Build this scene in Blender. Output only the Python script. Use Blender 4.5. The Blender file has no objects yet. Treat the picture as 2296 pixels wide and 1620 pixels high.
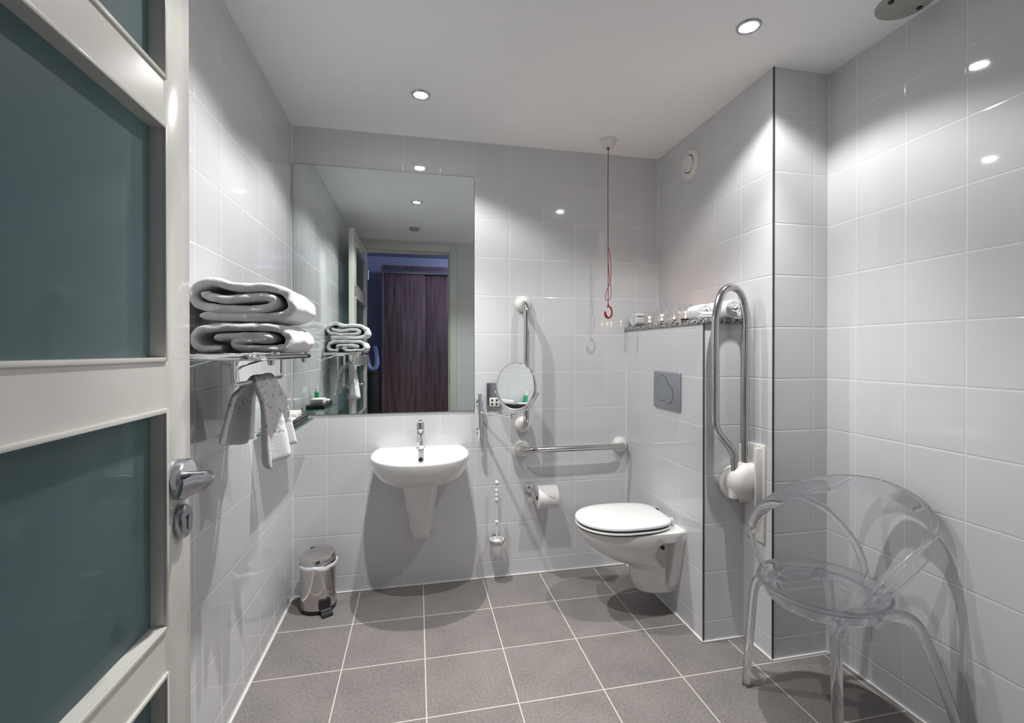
import bpy, bmesh, math, random
from mathutils import Vector, Matrix, noise
from math import sin, cos, pi, radians

random.seed(7)
C = bpy.context.scene.collection
SC = bpy.context.scene

# ------------------------------------------------------------------ camera
FPX, CX, CY = 1071.145, 1169.525, 793.03
cd = bpy.data.cameras.new('camera')
cd.sensor_width = 36.0
cd.sensor_fit = 'HORIZONTAL'
cd.lens = 36.0 * FPX / 2296
cd.shift_x = (1148 - CX) / 2296
cd.shift_y = (CY - 810) / 2296
cd.clip_start = 0.02
cam = bpy.data.objects.new('camera', cd)
C.objects.link(cam)
cam.location = (0.6424, -2.7168, 1.2976)
cam.rotation_euler = (radians(90 - 0.2554), 0, radians(-12.3356))
SC.camera = cam

# ------------------------------------------------------------------ render look
SC.view_settings.view_transform = 'Standard'
SC.view_settings.look = 'None'
SC.view_settings.gamma = 1
SC.view_settings.exposure = 0.90
SC.view_settings.use_curve_mapping = False
cy = SC.cycles
cy.use_denoising = True
cy.max_bounces = 10
cy.diffuse_bounces = 6
cy.glossy_bounces = 6
cy.transmission_bounces = 10
cy.transparent_max_bounces = 16
cy.caustics_reflective = False
cy.caustics_refractive = False
cy.sample_clamp_indirect = 4.0
cy.blur_glossy = 0.0

w = bpy.data.worlds.new('world')
SC.world = w
w.use_nodes = True
w.node_tree.nodes['Background'].inputs[0].default_value = (0.35, 0.42, 0.6, 1)
w.node_tree.nodes['Background'].inputs[1].default_value = 0.15

# light levels
SPOT_CORE = 52.0      # bright inner beam of each downlight
SPOT_WIDE = 17.5      # soft wide beam of each downlight
HALL_W = 22.0
LAMP_COL = (1.0, 0.985, 0.97)

# ------------------------------------------------------------------ room dimensions
ZC = 2.489
XC, XR, XB = 2.1012, 2.3751, 1.8908
DB, DC = 0.8096, 0.9853
YF = -2.56            # face of the door wall
DX0, DX1 = 0.11, 1.0 # doorway
DZ = 2.39
W_, H_, ZB = 0.1983, 0.218, 0.0929
T_ = 0.3343

# ------------------------------------------------------------------ materials
MATS = {}
def new_mat(name):
    m = bpy.data.materials.new(name)
    m.use_nodes = True
    nt = m.node_tree
    b = nt.nodes['Principled BSDF']
    MATS[name] = m
    return m, nt, b

def setp(b, **k):
    names = {'col': 'Base Color', 'rough': 'Roughness', 'metal': 'Metallic', 'coat': 'Coat Weight', 'coatr': 'Coat Roughness',
             'trans': 'Transmission Weight', 'ior': 'IOR', 'spec': 'Specular IOR Level', 'em': 'Emission Color', 'ems': 'Emission Strength',
             'sheen': 'Sheen Weight', 'sub': 'Subsurface Weight'}
    for a, v in k.items():
        if a in ('col', 'em'):
            v = (v[0], v[1], v[2], 1)
        b.inputs[names[a]].default_value = v

def simple(name, col, rough=0.4, noise_amt=0.04, nscale=30.0, bump=0.0, bscale=200.0, **k):
    m, nt, b = new_mat(name)
    setp(b, col=col, rough=rough, **k)
    tc = nt.nodes.new('ShaderNodeTexCoord')
    if noise_amt > 0:
        n = nt.nodes.new('ShaderNodeTexNoise')
        n.inputs['Scale'].default_value = nscale
        n.inputs['Detail'].default_value = 4
        nt.links.new(tc.outputs['Object'], n.inputs['Vector'])
        mr = nt.nodes.new('ShaderNodeMapRange')
        mr.inputs['From Min'].default_value = 0.3
        mr.inputs['From Max'].default_value = 0.7
        mr.inputs['To Min'].default_value = 1 - noise_amt
        mr.inputs['To Max'].default_value = 1 + noise_amt
        nt.links.new(n.outputs['Fac'], mr.inputs['Value'])
        vm = nt.nodes.new('ShaderNodeVectorMath')
        vm.operation = 'SCALE'
        vm.inputs[0].default_value = col
        nt.links.new(mr.outputs['Result'], vm.inputs['Scale'])
        nt.links.new(vm.outputs['Vector'], b.inputs['Base Color'])
    if bump > 0:
        n2 = nt.nodes.new('ShaderNodeTexNoise')
        n2.inputs['Scale'].default_value = bscale
        n2.inputs['Detail'].default_value = 3
        nt.links.new(tc.outputs['Object'], n2.inputs['Vector'])
        bp = nt.nodes.new('ShaderNodeBump')
        bp.inputs['Strength'].default_value = bump
        bp.inputs['Distance'].default_value = 0.002
        nt.links.new(n2.outputs['Fac'], bp.inputs['Height'])
        nt.links.new(bp.outputs['Normal'], b.inputs['Normal'])
    return m

def N(nt, typ, **k):
    n = nt.nodes.new(typ)
    for a, v in k.items():
        setattr(n, a, v)
    return n

def math_(nt, op, a, b=None, c=None):
    n = nt.nodes.new('ShaderNodeMath')
    n.operation = op
    for i, v in enumerate((a, b, c)):
        if v is None:
            continue
        if isinstance(v, (int, float)):
            n.inputs[i].default_value = v
        else:
            nt.links.new(v, n.inputs[i])
    return n.outputs[0]

def tile_mat(name, axis, u0, wu, v0, wv, base, grout, g=0.0014, rough=0.06, floor=False, row_cap=True):
    """grid of tiles in world axes: axis 'x' or 'y' across, z up (or x/y for the floor); u0, v0 the position of one joint"""
    m, nt, b = new_mat(name)
    geo = N(nt, 'ShaderNodeNewGeometry')
    sep = N(nt, 'ShaderNodeSeparateXYZ')
    nt.links.new(geo.outputs['Position'], sep.inputs[0])
    U = sep.outputs['XYZ'.index(axis.upper())]
    V = sep.outputs[1] if floor else sep.outputs[2]
    def joint(co, c0, step):
        t = math_(nt, 'DIVIDE', math_(nt, 'SUBTRACT', co, c0), step)
        f = math_(nt, 'FRACT', t)
        d = math_(nt, 'MULTIPLY', math_(nt, 'MINIMUM', f, math_(nt, 'SUBTRACT', 1.0, f)), step)
        return d, math_(nt, 'FLOOR', t)
    du, iu = joint(U, u0, wu)
    dv, iv = joint(V, v0, wv)
    d = math_(nt, 'MINIMUM', du, dv)
    mask = N(nt, 'ShaderNodeMapRange', interpolation_type='SMOOTHSTEP')
    mask.inputs['From Min'].default_value = g * 0.75
    mask.inputs['From Max'].default_value = g * 1.35
    nt.links.new(d, mask.inputs['Value'])
    # tile to tile variation
    cmb = N(nt, 'ShaderNodeCombineXYZ')
    nt.links.new(iu, cmb.inputs[0]); nt.links.new(iv, cmb.inputs[1])
    wn = N(nt, 'ShaderNodeTexWhiteNoise', noise_dimensions='3D')
    nt.links.new(cmb.outputs[0], wn.inputs['Vector'])
    ns = N(nt, 'ShaderNodeTexNoise')
    ns.inputs['Scale'].default_value = 95.0 if floor else 3.0
    ns.inputs['Detail'].default_value = 6.0
    ns.inputs['Roughness'].default_value = 0.75 if floor else 0.5
    nt.links.new(geo.outputs['Position'], ns.inputs['Vector'])
    ns2 = N(nt, 'ShaderNodeTexNoise')
    ns2.inputs['Scale'].default_value = 6.0
    ns2.inputs['Detail'].default_value = 5.0
    nt.links.new(geo.outputs['Position'], ns2.inputs['Vector'])
    amt = 1.5 if floor else 0.03
    k = math_(nt, 'ADD', 1.0, math_(nt, 'MULTIPLY', math_(nt, 'SUBTRACT', ns.outputs['Fac'], 0.5), amt))
    k = math_(nt, 'ADD', k, math_(nt, 'MULTIPLY', math_(nt, 'SUBTRACT', wn.outputs['Value'], 0.5), 0.10 if floor else 0.03))
    if floor:
        k = math_(nt, 'ADD', k, math_(nt, 'MULTIPLY', math_(nt, 'SUBTRACT', ns2.outputs['Fac'], 0.5), 0.45))
    sc = N(nt, 'ShaderNodeVectorMath', operation='SCALE')
    sc.inputs[0].default_value = base
    nt.links.new(k, sc.inputs['Scale'])
    mx = N(nt, 'ShaderNodeMix', data_type='RGBA')
    nt.links.new(mask.outputs['Result'], mx.inputs['Factor'])
    mx.inputs[6].default_value = (*grout, 1)
    nt.links.new(sc.outputs['Vector'], mx.inputs[7])
    nt.links.new(mx.outputs[2], b.inputs['Base Color'])
    rr = N(nt, 'ShaderNodeMapRange')
    rr.inputs['To Min'].default_value = 0.7
    rr.inputs['To Max'].default_value = rough
    nt.links.new(mask.outputs['Result'], rr.inputs['Value'])
    nt.links.new(rr.outputs['Result'], b.inputs['Roughness'])
    # pillowed edge
    hh = N(nt, 'ShaderNodeMapRange', interpolation_type='SMOOTHERSTEP')
    hh.inputs['From Min'].default_value = g * 0.6
    hh.inputs['From Max'].default_value = 0.0055
    nt.links.new(d, hh.inputs['Value'])
    hsum = hh.outputs['Result']
    if floor:
        hsum = math_(nt, 'ADD', hsum, math_(nt, 'MULTIPLY', ns.outputs['Fac'], 0.45))
    else:
        hsum = math_(nt, 'ADD', hsum, math_(nt, 'MULTIPLY', ns2.outputs['Fac'], 0.35))
    bp = N(nt, 'ShaderNodeBump')
    bp.inputs['Strength'].default_value = 0.55
    bp.inputs['Distance'].default_value = 0.0012
    nt.links.new(hsum, bp.inputs['Height'])
    nt.links.new(bp.outputs['Normal'], b.inputs['Normal'])
    b.inputs['Specular IOR Level'].default_value = 0.35 if floor else 0.55
    return m

TILE = (0.64, 0.647, 0.667)
GROUT = (0.77, 0.765, 0.74)
mt_back = tile_mat('wall tiles back', 'x', 0.1731, W_, ZB, H_, TILE, GROUT)
mt_left = tile_mat('wall tiles left', 'y', -0.1397, W_, ZB, H_, TILE, GROUT)
mt_right = tile_mat('wall tiles right', 'y', -DC - 0.1337, W_, ZB, H_, TILE, GROUT)
mt_colL = tile_mat('wall tiles column side', 'y', -DC, W_, ZB, H_, TILE, GROUT)
mt_colF = tile_mat('wall tiles column end', 'x', XC, W_, ZB, H_, TILE, GROUT)
mt_boxL = tile_mat('wall tiles cistern side', 'y', -DB, W_, ZB, H_, TILE, GROUT)
mt_boxF = tile_mat('wall tiles cistern end', 'x', XB, W_, ZB, H_, TILE, GROUT)
mt_front = tile_mat('wall tiles door wall', 'x', DX1, W_, ZB, H_, TILE, GROUT)
mt_floor = tile_mat('floor tiles', 'x', 0.3399, T_, -0.3271, T_, (0.215, 0.197, 0.186), (0.58, 0.55, 0.51), g=0.0022, rough=0.42, floor=True)

m_ceil = simple('ceiling paint', (0.93, 0.93, 0.915), 0.75, 0.015, 2.0, bump=0.08, bscale=60)
m_paint = simple('white painted wall', (0.62, 0.65, 0.72), 0.7, 0.02, 4.0)
m_hall = simple('hall wall paint', (0.42, 0.43, 0.55), 0.75, 0.03, 3.0)
m_cream = simple('cream gloss paint', (0.64, 0.63, 0.585), 0.2, 0.02, 6.0, coat=0.35, coatr=0.06)
m_sealant = simple('white sealant', (0.82, 0.82, 0.80), 0.45, 0.02)
m_ceramic = simple('white ceramic', (0.75, 0.75, 0.735), 0.10, 0.01, 5.0, coat=0.6, coatr=0.03)
m_lid = simple('white seat plastic', (0.74, 0.74, 0.73), 0.22, 0.01, 5.0)
m_chrome = simple('polished chrome', (0.82, 0.83, 0.85), 0.06, 0.01, 5.0, metal=1.0)
m_steel = simple('stainless tube', (0.60, 0.585, 0.57), 0.14, 0.03, 40.0, metal=1.0)
m_satin = simple('satin nickel', (0.50, 0.50, 0.53), 0.27, 0.03, 60.0, metal=1.0)
m_binsteel = simple('bin steel', (0.66, 0.63, 0.61), 0.10, 0.02, 30.0, metal=1.0)
m_plate = simple('matt grey plate', (0.33, 0.35, 0.39), 0.33, 0.02, 60.0, metal=0.55)
m_plastic = simple('white plastic', (0.78, 0.77, 0.73), 0.35, 0.015)
m_black = simple('black plastic', (0.012, 0.012, 0.013), 0.3, 0.0)
m_dark = simple('dark gap', (0.03, 0.03, 0.032), 0.6, 0.0)
m_red = simple('red cord', (0.26, 0.008, 0.012), 0.4, 0.05, 200)
m_towel = simple('white terry', (0.74, 0.74, 0.755), 0.95, 0.10, 260, bump=1.0, bscale=420, sheen=0.4)
m_paper = simple('toilet paper', (0.80, 0.78, 0.77), 0.9, 0.02, 40, bump=0.2, bscale=90)
m_bag = simple('bin liner', (0.80, 0.82, 0.86), 0.35, 0.03, 60)
m_soap = simple('soap box', (0.80, 0.79, 0.74), 0.5, 0.02)
m_greenb = simple('green liquid', (0.02, 0.42, 0.16), 0.15, 0.03)
m_wax = simple('candle wax', (0.80, 0.72, 0.60), 0.5, 0.02)
m_alu = simple('candle cup foil', (0.6, 0.6, 0.6), 0.25, 0.02, metal=1.0)
m_blackrim = simple('blackened edge strip', (0.10, 0.085, 0.08), 0.35, 0.05, metal=0.6)
m_vent = simple('grey ceiling cover', (0.36, 0.38, 0.33), 0.6, 0.02)

# waffle hand towel
m_waffle, nt, b = new_mat('hand towel weave')
setp(b, rough=0.95, sheen=0.3)
tc = N(nt, 'ShaderNodeTexCoord')
vo = N(nt, 'ShaderNodeTexVoronoi')
vo.inputs['Scale'].default_value = 62
nt.links.new(tc.outputs['Object'], vo.inputs['Vector'])
r = N(nt, 'ShaderNodeValToRGB')
r.color_ramp.elements[0].position = 0.22; r.color_ramp.elements[0].color = (0.44, 0.44, 0.46, 1)
r.color_ramp.elements[1].position = 0.42; r.color_ramp.elements[1].color = (0.68, 0.68, 0.70, 1)
nt.links.new(vo.outputs['Distance'], r.inputs['Fac'])
nt.links.new(r.outputs['Color'], b.inputs['Base Color'])
bp = N(nt, 'ShaderNodeBump'); bp.inputs['Strength'].default_value = 0.7; bp.inputs['Distance'].default_value = 0.004
nt.links.new(vo.outputs['Distance'], bp.inputs['Height']); nt.links.new(bp.outputs['Normal'], b.inputs['Normal'])

# granite
m_granite, nt, b = new_mat('speckled granite')
setp(b, rough=0.2)
tc = N(nt, 'ShaderNodeTexCoord')
vo = N(nt, 'ShaderNodeTexVoronoi'); vo.inputs['Scale'].default_value = 210
nt.links.new(tc.outputs['Object'], vo.inputs['Vector'])
sp = N(nt, 'ShaderNodeSeparateColor'); nt.links.new(vo.outputs['Color'], sp.inputs[0])
r = N(nt, 'ShaderNodeValToRGB'); r.color_ramp.interpolation = 'CONSTANT'
r.color_ramp.elements[0].color = (0.02, 0.02, 0.022, 1)
e = r.color_ramp.elements.new(0.36); e.color = (0.17, 0.16, 0.155, 1)
e = r.color_ramp.elements.new(0.62); e.color = (0.42, 0.40, 0.38, 1)
r.color_ramp.elements[-1].position = 0.84; r.color_ramp.elements[-1].color = (0.68, 0.66, 0.63, 1)
nt.links.new(sp.outputs[0], r.inputs['Fac']); nt.links.new(r.outputs['Color'], b.inputs['Base Color'])

# wood of the wardrobe
m_wood, nt, b = new_mat('dark wood veneer')
setp(b, rough=0.42)
tc = N(nt, 'ShaderNodeTexCoord'); mp = N(nt, 'ShaderNodeMapping')
mp.inputs['Scale'].default_value = (26, 26, 1.3)
nt.links.new(tc.outputs['Object'], mp.inputs['Vector'])
ns = N(nt, 'ShaderNodeTexNoise'); ns.inputs['Scale'].default_value = 1.6; ns.inputs['Detail'].default_value = 8; ns.inputs['Roughness'].default_value = 0.7
nt.links.new(mp.outputs['Vector'], ns.inputs['Vector'])
r = N(nt, 'ShaderNodeValToRGB')
r.color_ramp.elements[0].position = 0.3; r.color_ramp.elements[0].color = (0.075, 0.036, 0.034, 1)
r.color_ramp.elements[1].position = 0.72; r.color_ramp.elements[1].color = (0.30, 0.20, 0.20, 1)
nt.links.new(ns.outputs['Fac'], r.inputs['Fac']); nt.links.new(r.outputs['Color'], b.inputs['Base Color'])

# mirrors
m_mirror, nt, b = new_mat('silvered glass')
setp(b, col=(0.80, 0.865, 0.83), rough=0.0, metal=1.0)
m_mirror2, nt, b = new_mat('shaving mirror glass')
setp(b, col=(0.86, 0.89, 0.89), rough=0.02, metal=1.0)
m_edge = simple('mirror edge', (0.10, 0.14, 0.12), 0.2, 0.0)

def glassy(name, col, rough, see, ior=1.45, tint=(1, 1, 1)):
    m, nt, b = new_mat(name)
    setp(b, col=col, rough=rough, trans=1.0, ior=ior)
    tr = N(nt, 'ShaderNodeBsdfTransparent'); tr.inputs[0].default_value = (*tint, 1)
    mx = N(nt, 'ShaderNodeMixShader'); mx.inputs[0].default_value = see
    nt.links.new(b.outputs[0], mx.inputs[1]); nt.links.new(tr.outputs[0], mx.inputs[2])
    nt.links.new(mx.outputs[0], nt.nodes['Material Output'].inputs['Surface'])
    return m
m_clear = glassy('clear polycarbonate', (0.97, 0.97, 0.99), 0.0, 0.15, 1.45, (0.96, 0.96, 0.98))
m_glass = glassy('clear glass', (0.95, 0.97, 0.97), 0.0, 0.35)
m_shelfglass = glassy('green edged shelf glass', (0.50, 0.72, 0.70), 0.02, 0.25, 1.5, (0.7, 0.85, 0.83))
m_rackglass = glassy('frosted rack glass', (0.75, 0.80, 0.80), 0.25, 0.2, 1.45)

# frosted teal panes of the door
m_frost, nt, b = new_mat('frosted teal glass')
setp(b, col=(0.19, 0.238, 0.245), rough=0.6, coat=0.9, coatr=0.02)
tl = N(nt, 'ShaderNodeBsdfTranslucent'); tl.inputs[0].default_value = (0.60, 0.73, 0.745, 1)
mx = N(nt, 'ShaderNodeMixShader'); mx.inputs[0].default_value = 0.72
nt.links.new(b.outputs[0], mx.inputs[1]); nt.links.new(tl.outputs[0], mx.inputs[2])
nt.links.new(mx.outputs[0], nt.nodes['Material Output'].inputs['Surface'])

m_frostcup, nt, b = new_mat('frosted brush cup')
setp(b, col=(0.84, 0.82, 0.80), rough=0.5)

def emis(name, col, s):
    m, nt, b = new_mat(name)
    setp(b, col=(0.8, 0.8, 0.8), em=col, ems=s)
    return m
m_bulb = emis('lit halogen bulb', (1, 0.99, 0.97), 40)
m_flame = emis('candle flame', (1, 0.72, 0.38), 60)

# ------------------------------------------------------------------ mesh helpers
class MB:
    def __init__(self):
        self.bm = bmesh.new()
        self.mi = 0
    def quad(self, pts):
        vs = [self.bm.verts.new(p) for p in pts]
        f = self.bm.faces.new(vs); f.material_index = self.mi
        return f
    def box(self, x0, x1, y0, y1, z0, z1, bev=0.0, seg=2):
        bm2 = bmesh.new()
        bmesh.ops.create_cube(bm2, size=1)
        for v in bm2.verts:
            v.co = Vector(((x0 + x1) / 2 + v.co.x * (x1 - x0), (y0 + y1) / 2 + v.co.y * (y1 - y0), (z0 + z1) / 2 + v.co.z * (z1 - z0)))
        if bev > 0:
            bmesh.ops.bevel(bm2, geom=bm2.edges[:], offset=bev, segments=seg, affect='EDGES', profile=0.5)
        self._merge(bm2)
        return self
    def _merge(self, bm2, mat=None):
        me = bpy.data.meshes.new('tmp')
        if mat is not None:
            bmesh.ops.transform(bm2, matrix=mat, verts=bm2.verts)
        bm2.to_mesh(me); bm2.free()
        n0 = len(self.bm.faces)
        self.bm.from_mesh(me)
        self.bm.faces.ensure_lookup_table()
        for i in range(n0, len(self.bm.faces)):
            self.bm.faces[i].material_index = self.mi
        bpy.data.meshes.remove(me)
    def rings(self, rings, cap0=True, cap1=True, closed=True):
        """loft equal-length rings of points"""
        bm = self.bm
        rv = [[bm.verts.new(p) for p in r_] for r_ in rings]
        n = len(rv[0])
        for a, b_ in zip(rv[:-1], rv[1:]):
            for i in range(n if closed else n - 1):
                j = (i + 1) % n
                f = bm.faces.new((a[i], a[j], b_[j], b_[i])); f.material_index = self.mi
        if cap0:
            f = bm.faces.new(list(reversed(rv[0]))); f.material_index = self.mi
        if cap1:
            f = bm.faces.new(rv[-1]); f.material_index = self.mi
        return self
    def tube(self, pts, r, n=14, smooth=6, rad2=None, up=None, closed=False, cap=True):
        """round or flat (r, rad2) bar along a path; r may be a list; up fixes the direction of the first radius"""
        pts = [Vector(p) for p in pts]
        rs = r if isinstance(r, (list, tuple)) else [r] * len(pts)
        r2 = rad2 if isinstance(rad2, (list, tuple)) else ([rad2] * len(pts) if rad2 else rs)
        if smooth > 1 and len(pts) > 2:
            P, R, Q = [], [], []
            m = len(pts)
            rng = range(m) if closed else range(m - 1)
            for i in rng:
                if closed:
                    a, b_, c, d = pts[(i - 1) % m], pts[i], pts[(i + 1) % m], pts[(i + 2) % m]
                else:
                    a, b_, c, d = pts[max(i - 1, 0)], pts[i], pts[i + 1], pts[min(i + 2, m - 1)]
                for k in range(smooth):
                    t = k / smooth
                    P.append(0.5 * ((2 * b_) + (c - a) * t + (2 * a - 5 * b_ + 4 * c - d) * t * t + (3 * b_ - a - 3 * c + d) * t ** 3))
                    j = (i + 1) % m
                    s = t * t * (3 - 2 * t)
                    R.append(rs[i] * (1 - s) + rs[j] * s); Q.append(r2[i] * (1 - s) + r2[j] * s)
            if not closed:
                P.append(pts[-1]); R.append(rs[-1]); Q.append(r2[-1])
        else:
            P, R, Q = pts, list(rs), list(r2)
        m = len(P)
        tans = []
        for i in range(m):
            if closed:
                t = P[(i + 1) % m] - P[(i - 1) % m]
            else:
                t = P[min(i + 1, m - 1)] - P[max(i - 1, 0)]
            tans.append(t.normalized())
        if up is None:
            u = tans[0].orthogonal().normalized()
        rings = []
        for i in range(m):
            t = tans[i]
            if up is not None:
                u = Vector(up)
            u = (u - t * u.dot(t)).normalized()
            v = t.cross(u)
            rings.append([P[i] + u * (R[i] * cos(2 * pi * k / n)) + v * (Q[i] * sin(2 * pi * k / n)) for k in range(n)])
        if closed:
            rings.append(rings[0])
            self.rings(rings, False, False)
            bmesh.ops.remove_doubles(self.bm, verts=self.bm.verts, dist=1e-6)
        else:
            self.rings(rings, cap, cap)
        return self
    def lathe(self, prof, c=(0, 0, 0), n=32, axis=(0, 0, 1), cap0=True, cap1=True):
        """prof: (radius, height) list, about axis through c"""
        ax = Vector(axis).normalized()
        u = ax.orthogonal().normalized(); v = ax.cross(u)
        c = Vector(c)
        rings = []
        for r_, h in prof:
            r_ = max(r_, 1e-5)
            rings.append([c + ax * h + u * (r_ * cos(2 * pi * k / n)) + v * (r_ * sin(2 * pi * k / n)) for k in range(n)])
        return self.rings(rings, cap0, cap1)
    def sphere(self, c, r_, sx=1, sy=1, sz=1, n=20):
        bm2 = bmesh.new()
        bmesh.ops.create_uvsphere(bm2, u_segments=n, v_segments=n // 2, radius=r_)
        self._merge(bm2, Matrix.Translation(c) @ Matrix.Diagonal((sx, sy, sz, 1)))
        return self

WORLD = {}
def obj(name, mb, mat, parent=None, angle=38, flat=False):
    bm = mb.bm
    off = WORLD.get(parent.name, Vector((0, 0, 0))) if parent else None
    me = bpy.data.meshes.new(name)
    bmesh.ops.recalc_face_normals(bm, faces=bm.faces[:])
    if parent:
        org = off
    else:
        xs = [v.co for v in bm.verts]
        lo = Vector((min(v.x for v in xs), min(v.y for v in xs), min(v.z for v in xs)))
        hi = Vector((max(v.x for v in xs), max(v.y for v in xs), max(v.z for v in xs)))
        org = Vector(((lo.x + hi.x) / 2, (lo.y + hi.y) / 2, lo.z))
    bmesh.ops.translate(bm, verts=bm.verts[:], vec=-org)
    bm.to_mesh(me); bm.free()
    mats = mat if isinstance(mat, (list, tuple)) else [mat]
    for m in mats:
        me.materials.append(m)
    if not flat:
        me.polygons.foreach_set('use_smooth', [True] * len(me.polygons))
        me.set_sharp_from_angle(angle=radians(angle))
    o = bpy.data.objects.new(name, me)
    C.objects.link(o)
    if parent:
        o.parent = parent
        WORLD[o.name] = org
    else:
        o.location = org
        WORLD[o.name] = org
    return o

def thing(name, label, cat, loc, group=None):
    o = bpy.data.objects.new(name, None)
    o.empty_display_size = 0.05
    C.objects.link(o)
    o.location = loc
    WORLD[o.name] = Vector(loc)
    o['label'] = label; o['category'] = cat
    if group: o['group'] = group
    return o

def tag(o, label, cat, group=None):
    o['label'] = label; o['category'] = cat
    if group: o['group'] = group
    return o

def struct(name, mb, mat, **k):
    o = obj(name, mb, mat, **k)
    o['kind'] = 'structure'
    return o

# ------------------------------------------------------------------ room shell
YH = -3.62   # hall far side
struct('floor', MB().box(-0.35, 3.2, YH - 0.7, 0.2, -0.1, 0.0), mt_floor, flat=True)
struct('ceiling', MB().box(-0.35, XR + 0.3, YF - 0.12, 0.2, ZC, ZC + 0.1), m_ceil, flat=True)
struct('wall_back', MB().box(-0.12, XR + 0.12, 0.0, 0.12, 0, ZC), mt_back, flat=True)
struct('wall_left', MB().box(-0.12, 0.0, YF - 0.12, 0.0, 0, ZC), mt_left, flat=True)
struct('wall_right', MB().box(XR, XR + 0.12, YF - 0.12, 0.0, 0, ZC), mt_right, flat=True)
mb = MB()
mb.box(0.0, DX0, YF - 0.12, YF, 0, ZC)
mb.box(DX1, XR, YF - 0.12, YF, 0, ZC)
mb.box(DX0, DX1, YF - 0.12, YF, DZ, ZC)
struct('wall_front', mb, mt_front, flat=True)

def two_mat_block(name, x0, x1, y0, y1, z0, z1, m_side, m_end, m_top=None):
    """block whose -x face and -y face carry different tile grids"""
    mb = MB()
    mb.mi = 0; mb.quad([(x0, y0, z0), (x0, y1, z0), (x0, y1, z1), (x0, y0, z1)])
    mb.quad([(x1, y0, z0), (x1, y1, z0), (x1, y1, z1), (x1, y0, z1)])
    mb.mi = 1; mb.quad([(x0, y0, z0), (x1, y0, z0), (x1, y0, z1), (x0, y0, z1)])
    mb.quad([(x0, y1, z0), (x1, y1, z0), (x1, y1, z1), (x0, y1, z1)])
    mb.mi = 0
    mb.quad([(x0, y0, z1), (x1, y0, z1), (x1, y1, z1), (x0, y1, z1)])
    mb.quad([(x0, y0, z0), (x1, y0, z0), (x1, y1, z0), (x0, y1, z0)])
    bmesh.ops.remove_doubles(mb.bm, verts=mb.bm.verts, dist=1e-6)
    return struct(name, mb, [m_side, m_end], flat=True)
two_mat_block('wall_pier', XC, XR, -DC, 0.0, 0, ZC, mt_colL, mt_colF)
two_mat_block('wall_cistern', XB, XC, -DB, 0.0, 0, 1.424, mt_boxL, mt_boxF)

# edge strips of the tiling
struct('trim_1', MB().box(XC - 0.0025, XC + 0.004, -DC - 0.0025, -DC + 0.004, 0.003, ZC, 0.001), m_blackrim)
struct('trim_2', MB().box(XB - 0.0025, XB + 0.004, -DB - 0.0025, -DB + 0.004, 0.003, 1.424, 0.001), m_blackrim)
# white sealant bead where the walls meet the floor
mb = MB()
s = 0.007
mb.box(0, XB, -s, 0, 0, s, 0.002); mb.box(0, s, -1.6, 0, 0, s, 0.002)
mb.box(XB - s, XB, -DB - s, 0, 0, s, 0.002); mb.box(XB - s, XC, -DB - s, -DB, 0, s, 0.002)
mb.box(XC - s, XC, -DC - s, -DB, 0, s, 0.002); mb.box(XC - s, XR, -DC - s, -DC, 0, s, 0.002)
mb.box(XR - s, XR, YF, -DC, 0, s, 0.002)
struct('trim_3', mb, m_sealant)
mb = MB()
s = 0.003
for (x, y, z1) in ((0, 0, ZC), (XC, 0, ZC), (XB, 0, 1.42), (XR, -DC, ZC)):
    sx = 1 if x == 0 else -1
    mb.box(min(x, x + sx * s), max(x, x + sx * s), y - s, y, 0.01, z1)
mb.box(XC - s, XC, -DB - s, -DB, 0.01, 1.42)
struct('trim_4', mb, m_sealant, flat=True)

# door frame
mb = MB()
a = 0.075
for yy0, yy1 in ((YF, YF + 0.018),):
    mb.box(DX0 - a + 0.01, DX0 + 0.008, yy0, yy1, 0, DZ + a - 0.01, 0.004)
    mb.box(DX1 - 0.008, DX1 + a - 0.01, yy0, yy1, 0, DZ + a - 0.01, 0.004)
    mb.box(DX0 + 0.008, DX1 - 0.008, yy0, yy1 - 0.0005, DZ - 0.008, DZ + a - 0.01, 0.004)
for yy0, yy1 in ((YF - 0.12, YF),):
    mb.box(DX0 - 0.005, DX0 + 0.008, yy0, yy1, 0, DZ); mb.box(DX1 - 0.008, DX1 + 0.005, yy0, yy1, 0, DZ)
    mb.box(DX0 + 0.008, DX1 - 0.008, yy0, yy1, DZ - 0.012, DZ + 0.005)
    mb.box(DX1 - 0.022, DX1 - 0.008, yy0, yy0 + 0.05, 0, DZ - 0.012); mb.box(DX0 + 0.008, DX1 - 0.022, yy0, yy0 + 0.05, DZ - 0.027, DZ - 0.012)
struct('trim_5', mb, m_cream)
sp_ = obj('strike_plate', MB().box(DX1 - 0.0105, DX1 - 0.008, YF - 0.05, YF - 0.02, 0.93, 1.10, 0.0008), m_satin, bpy.data.objects['trim_5'])

# hall
struct('wall_hall_left', MB().box(-0.35, -0.23, YH - 0.7, YF - 0.12, 0, 2.62), m_hall, flat=True)
struct('wall_hall_far', MB().box(-0.35, 3.2, YH - 0.7, YH - 0.58, 0, 2.62), m_hall, flat=True)
struct('wall_hall_right', MB().box(2.75, 2.87, YH - 0.6, YF - 0.12, 0, 2.62), m_hall, flat=True)
mb = MB()
mb.box(-0.35, DX0 - 0.005, YF - 0.16, YF - 0.12, 0, 2.62); mb.box(DX1 + 0.005, 3.0, YF - 0.16, YF - 0.12, 0, 2.62)
mb.box(DX0 - 0.005, DX1 + 0.005, YF - 0.16, YF - 0.12, DZ + 0.005, 2.62)
struct('wall_hall_near', mb, m_hall, flat=True)
struct('ceiling_hall', MB().box(-0.35, 3.0, YH - 0.7, YF - 0.12, 2.62, 2.70), m_hall, flat=True)

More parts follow.
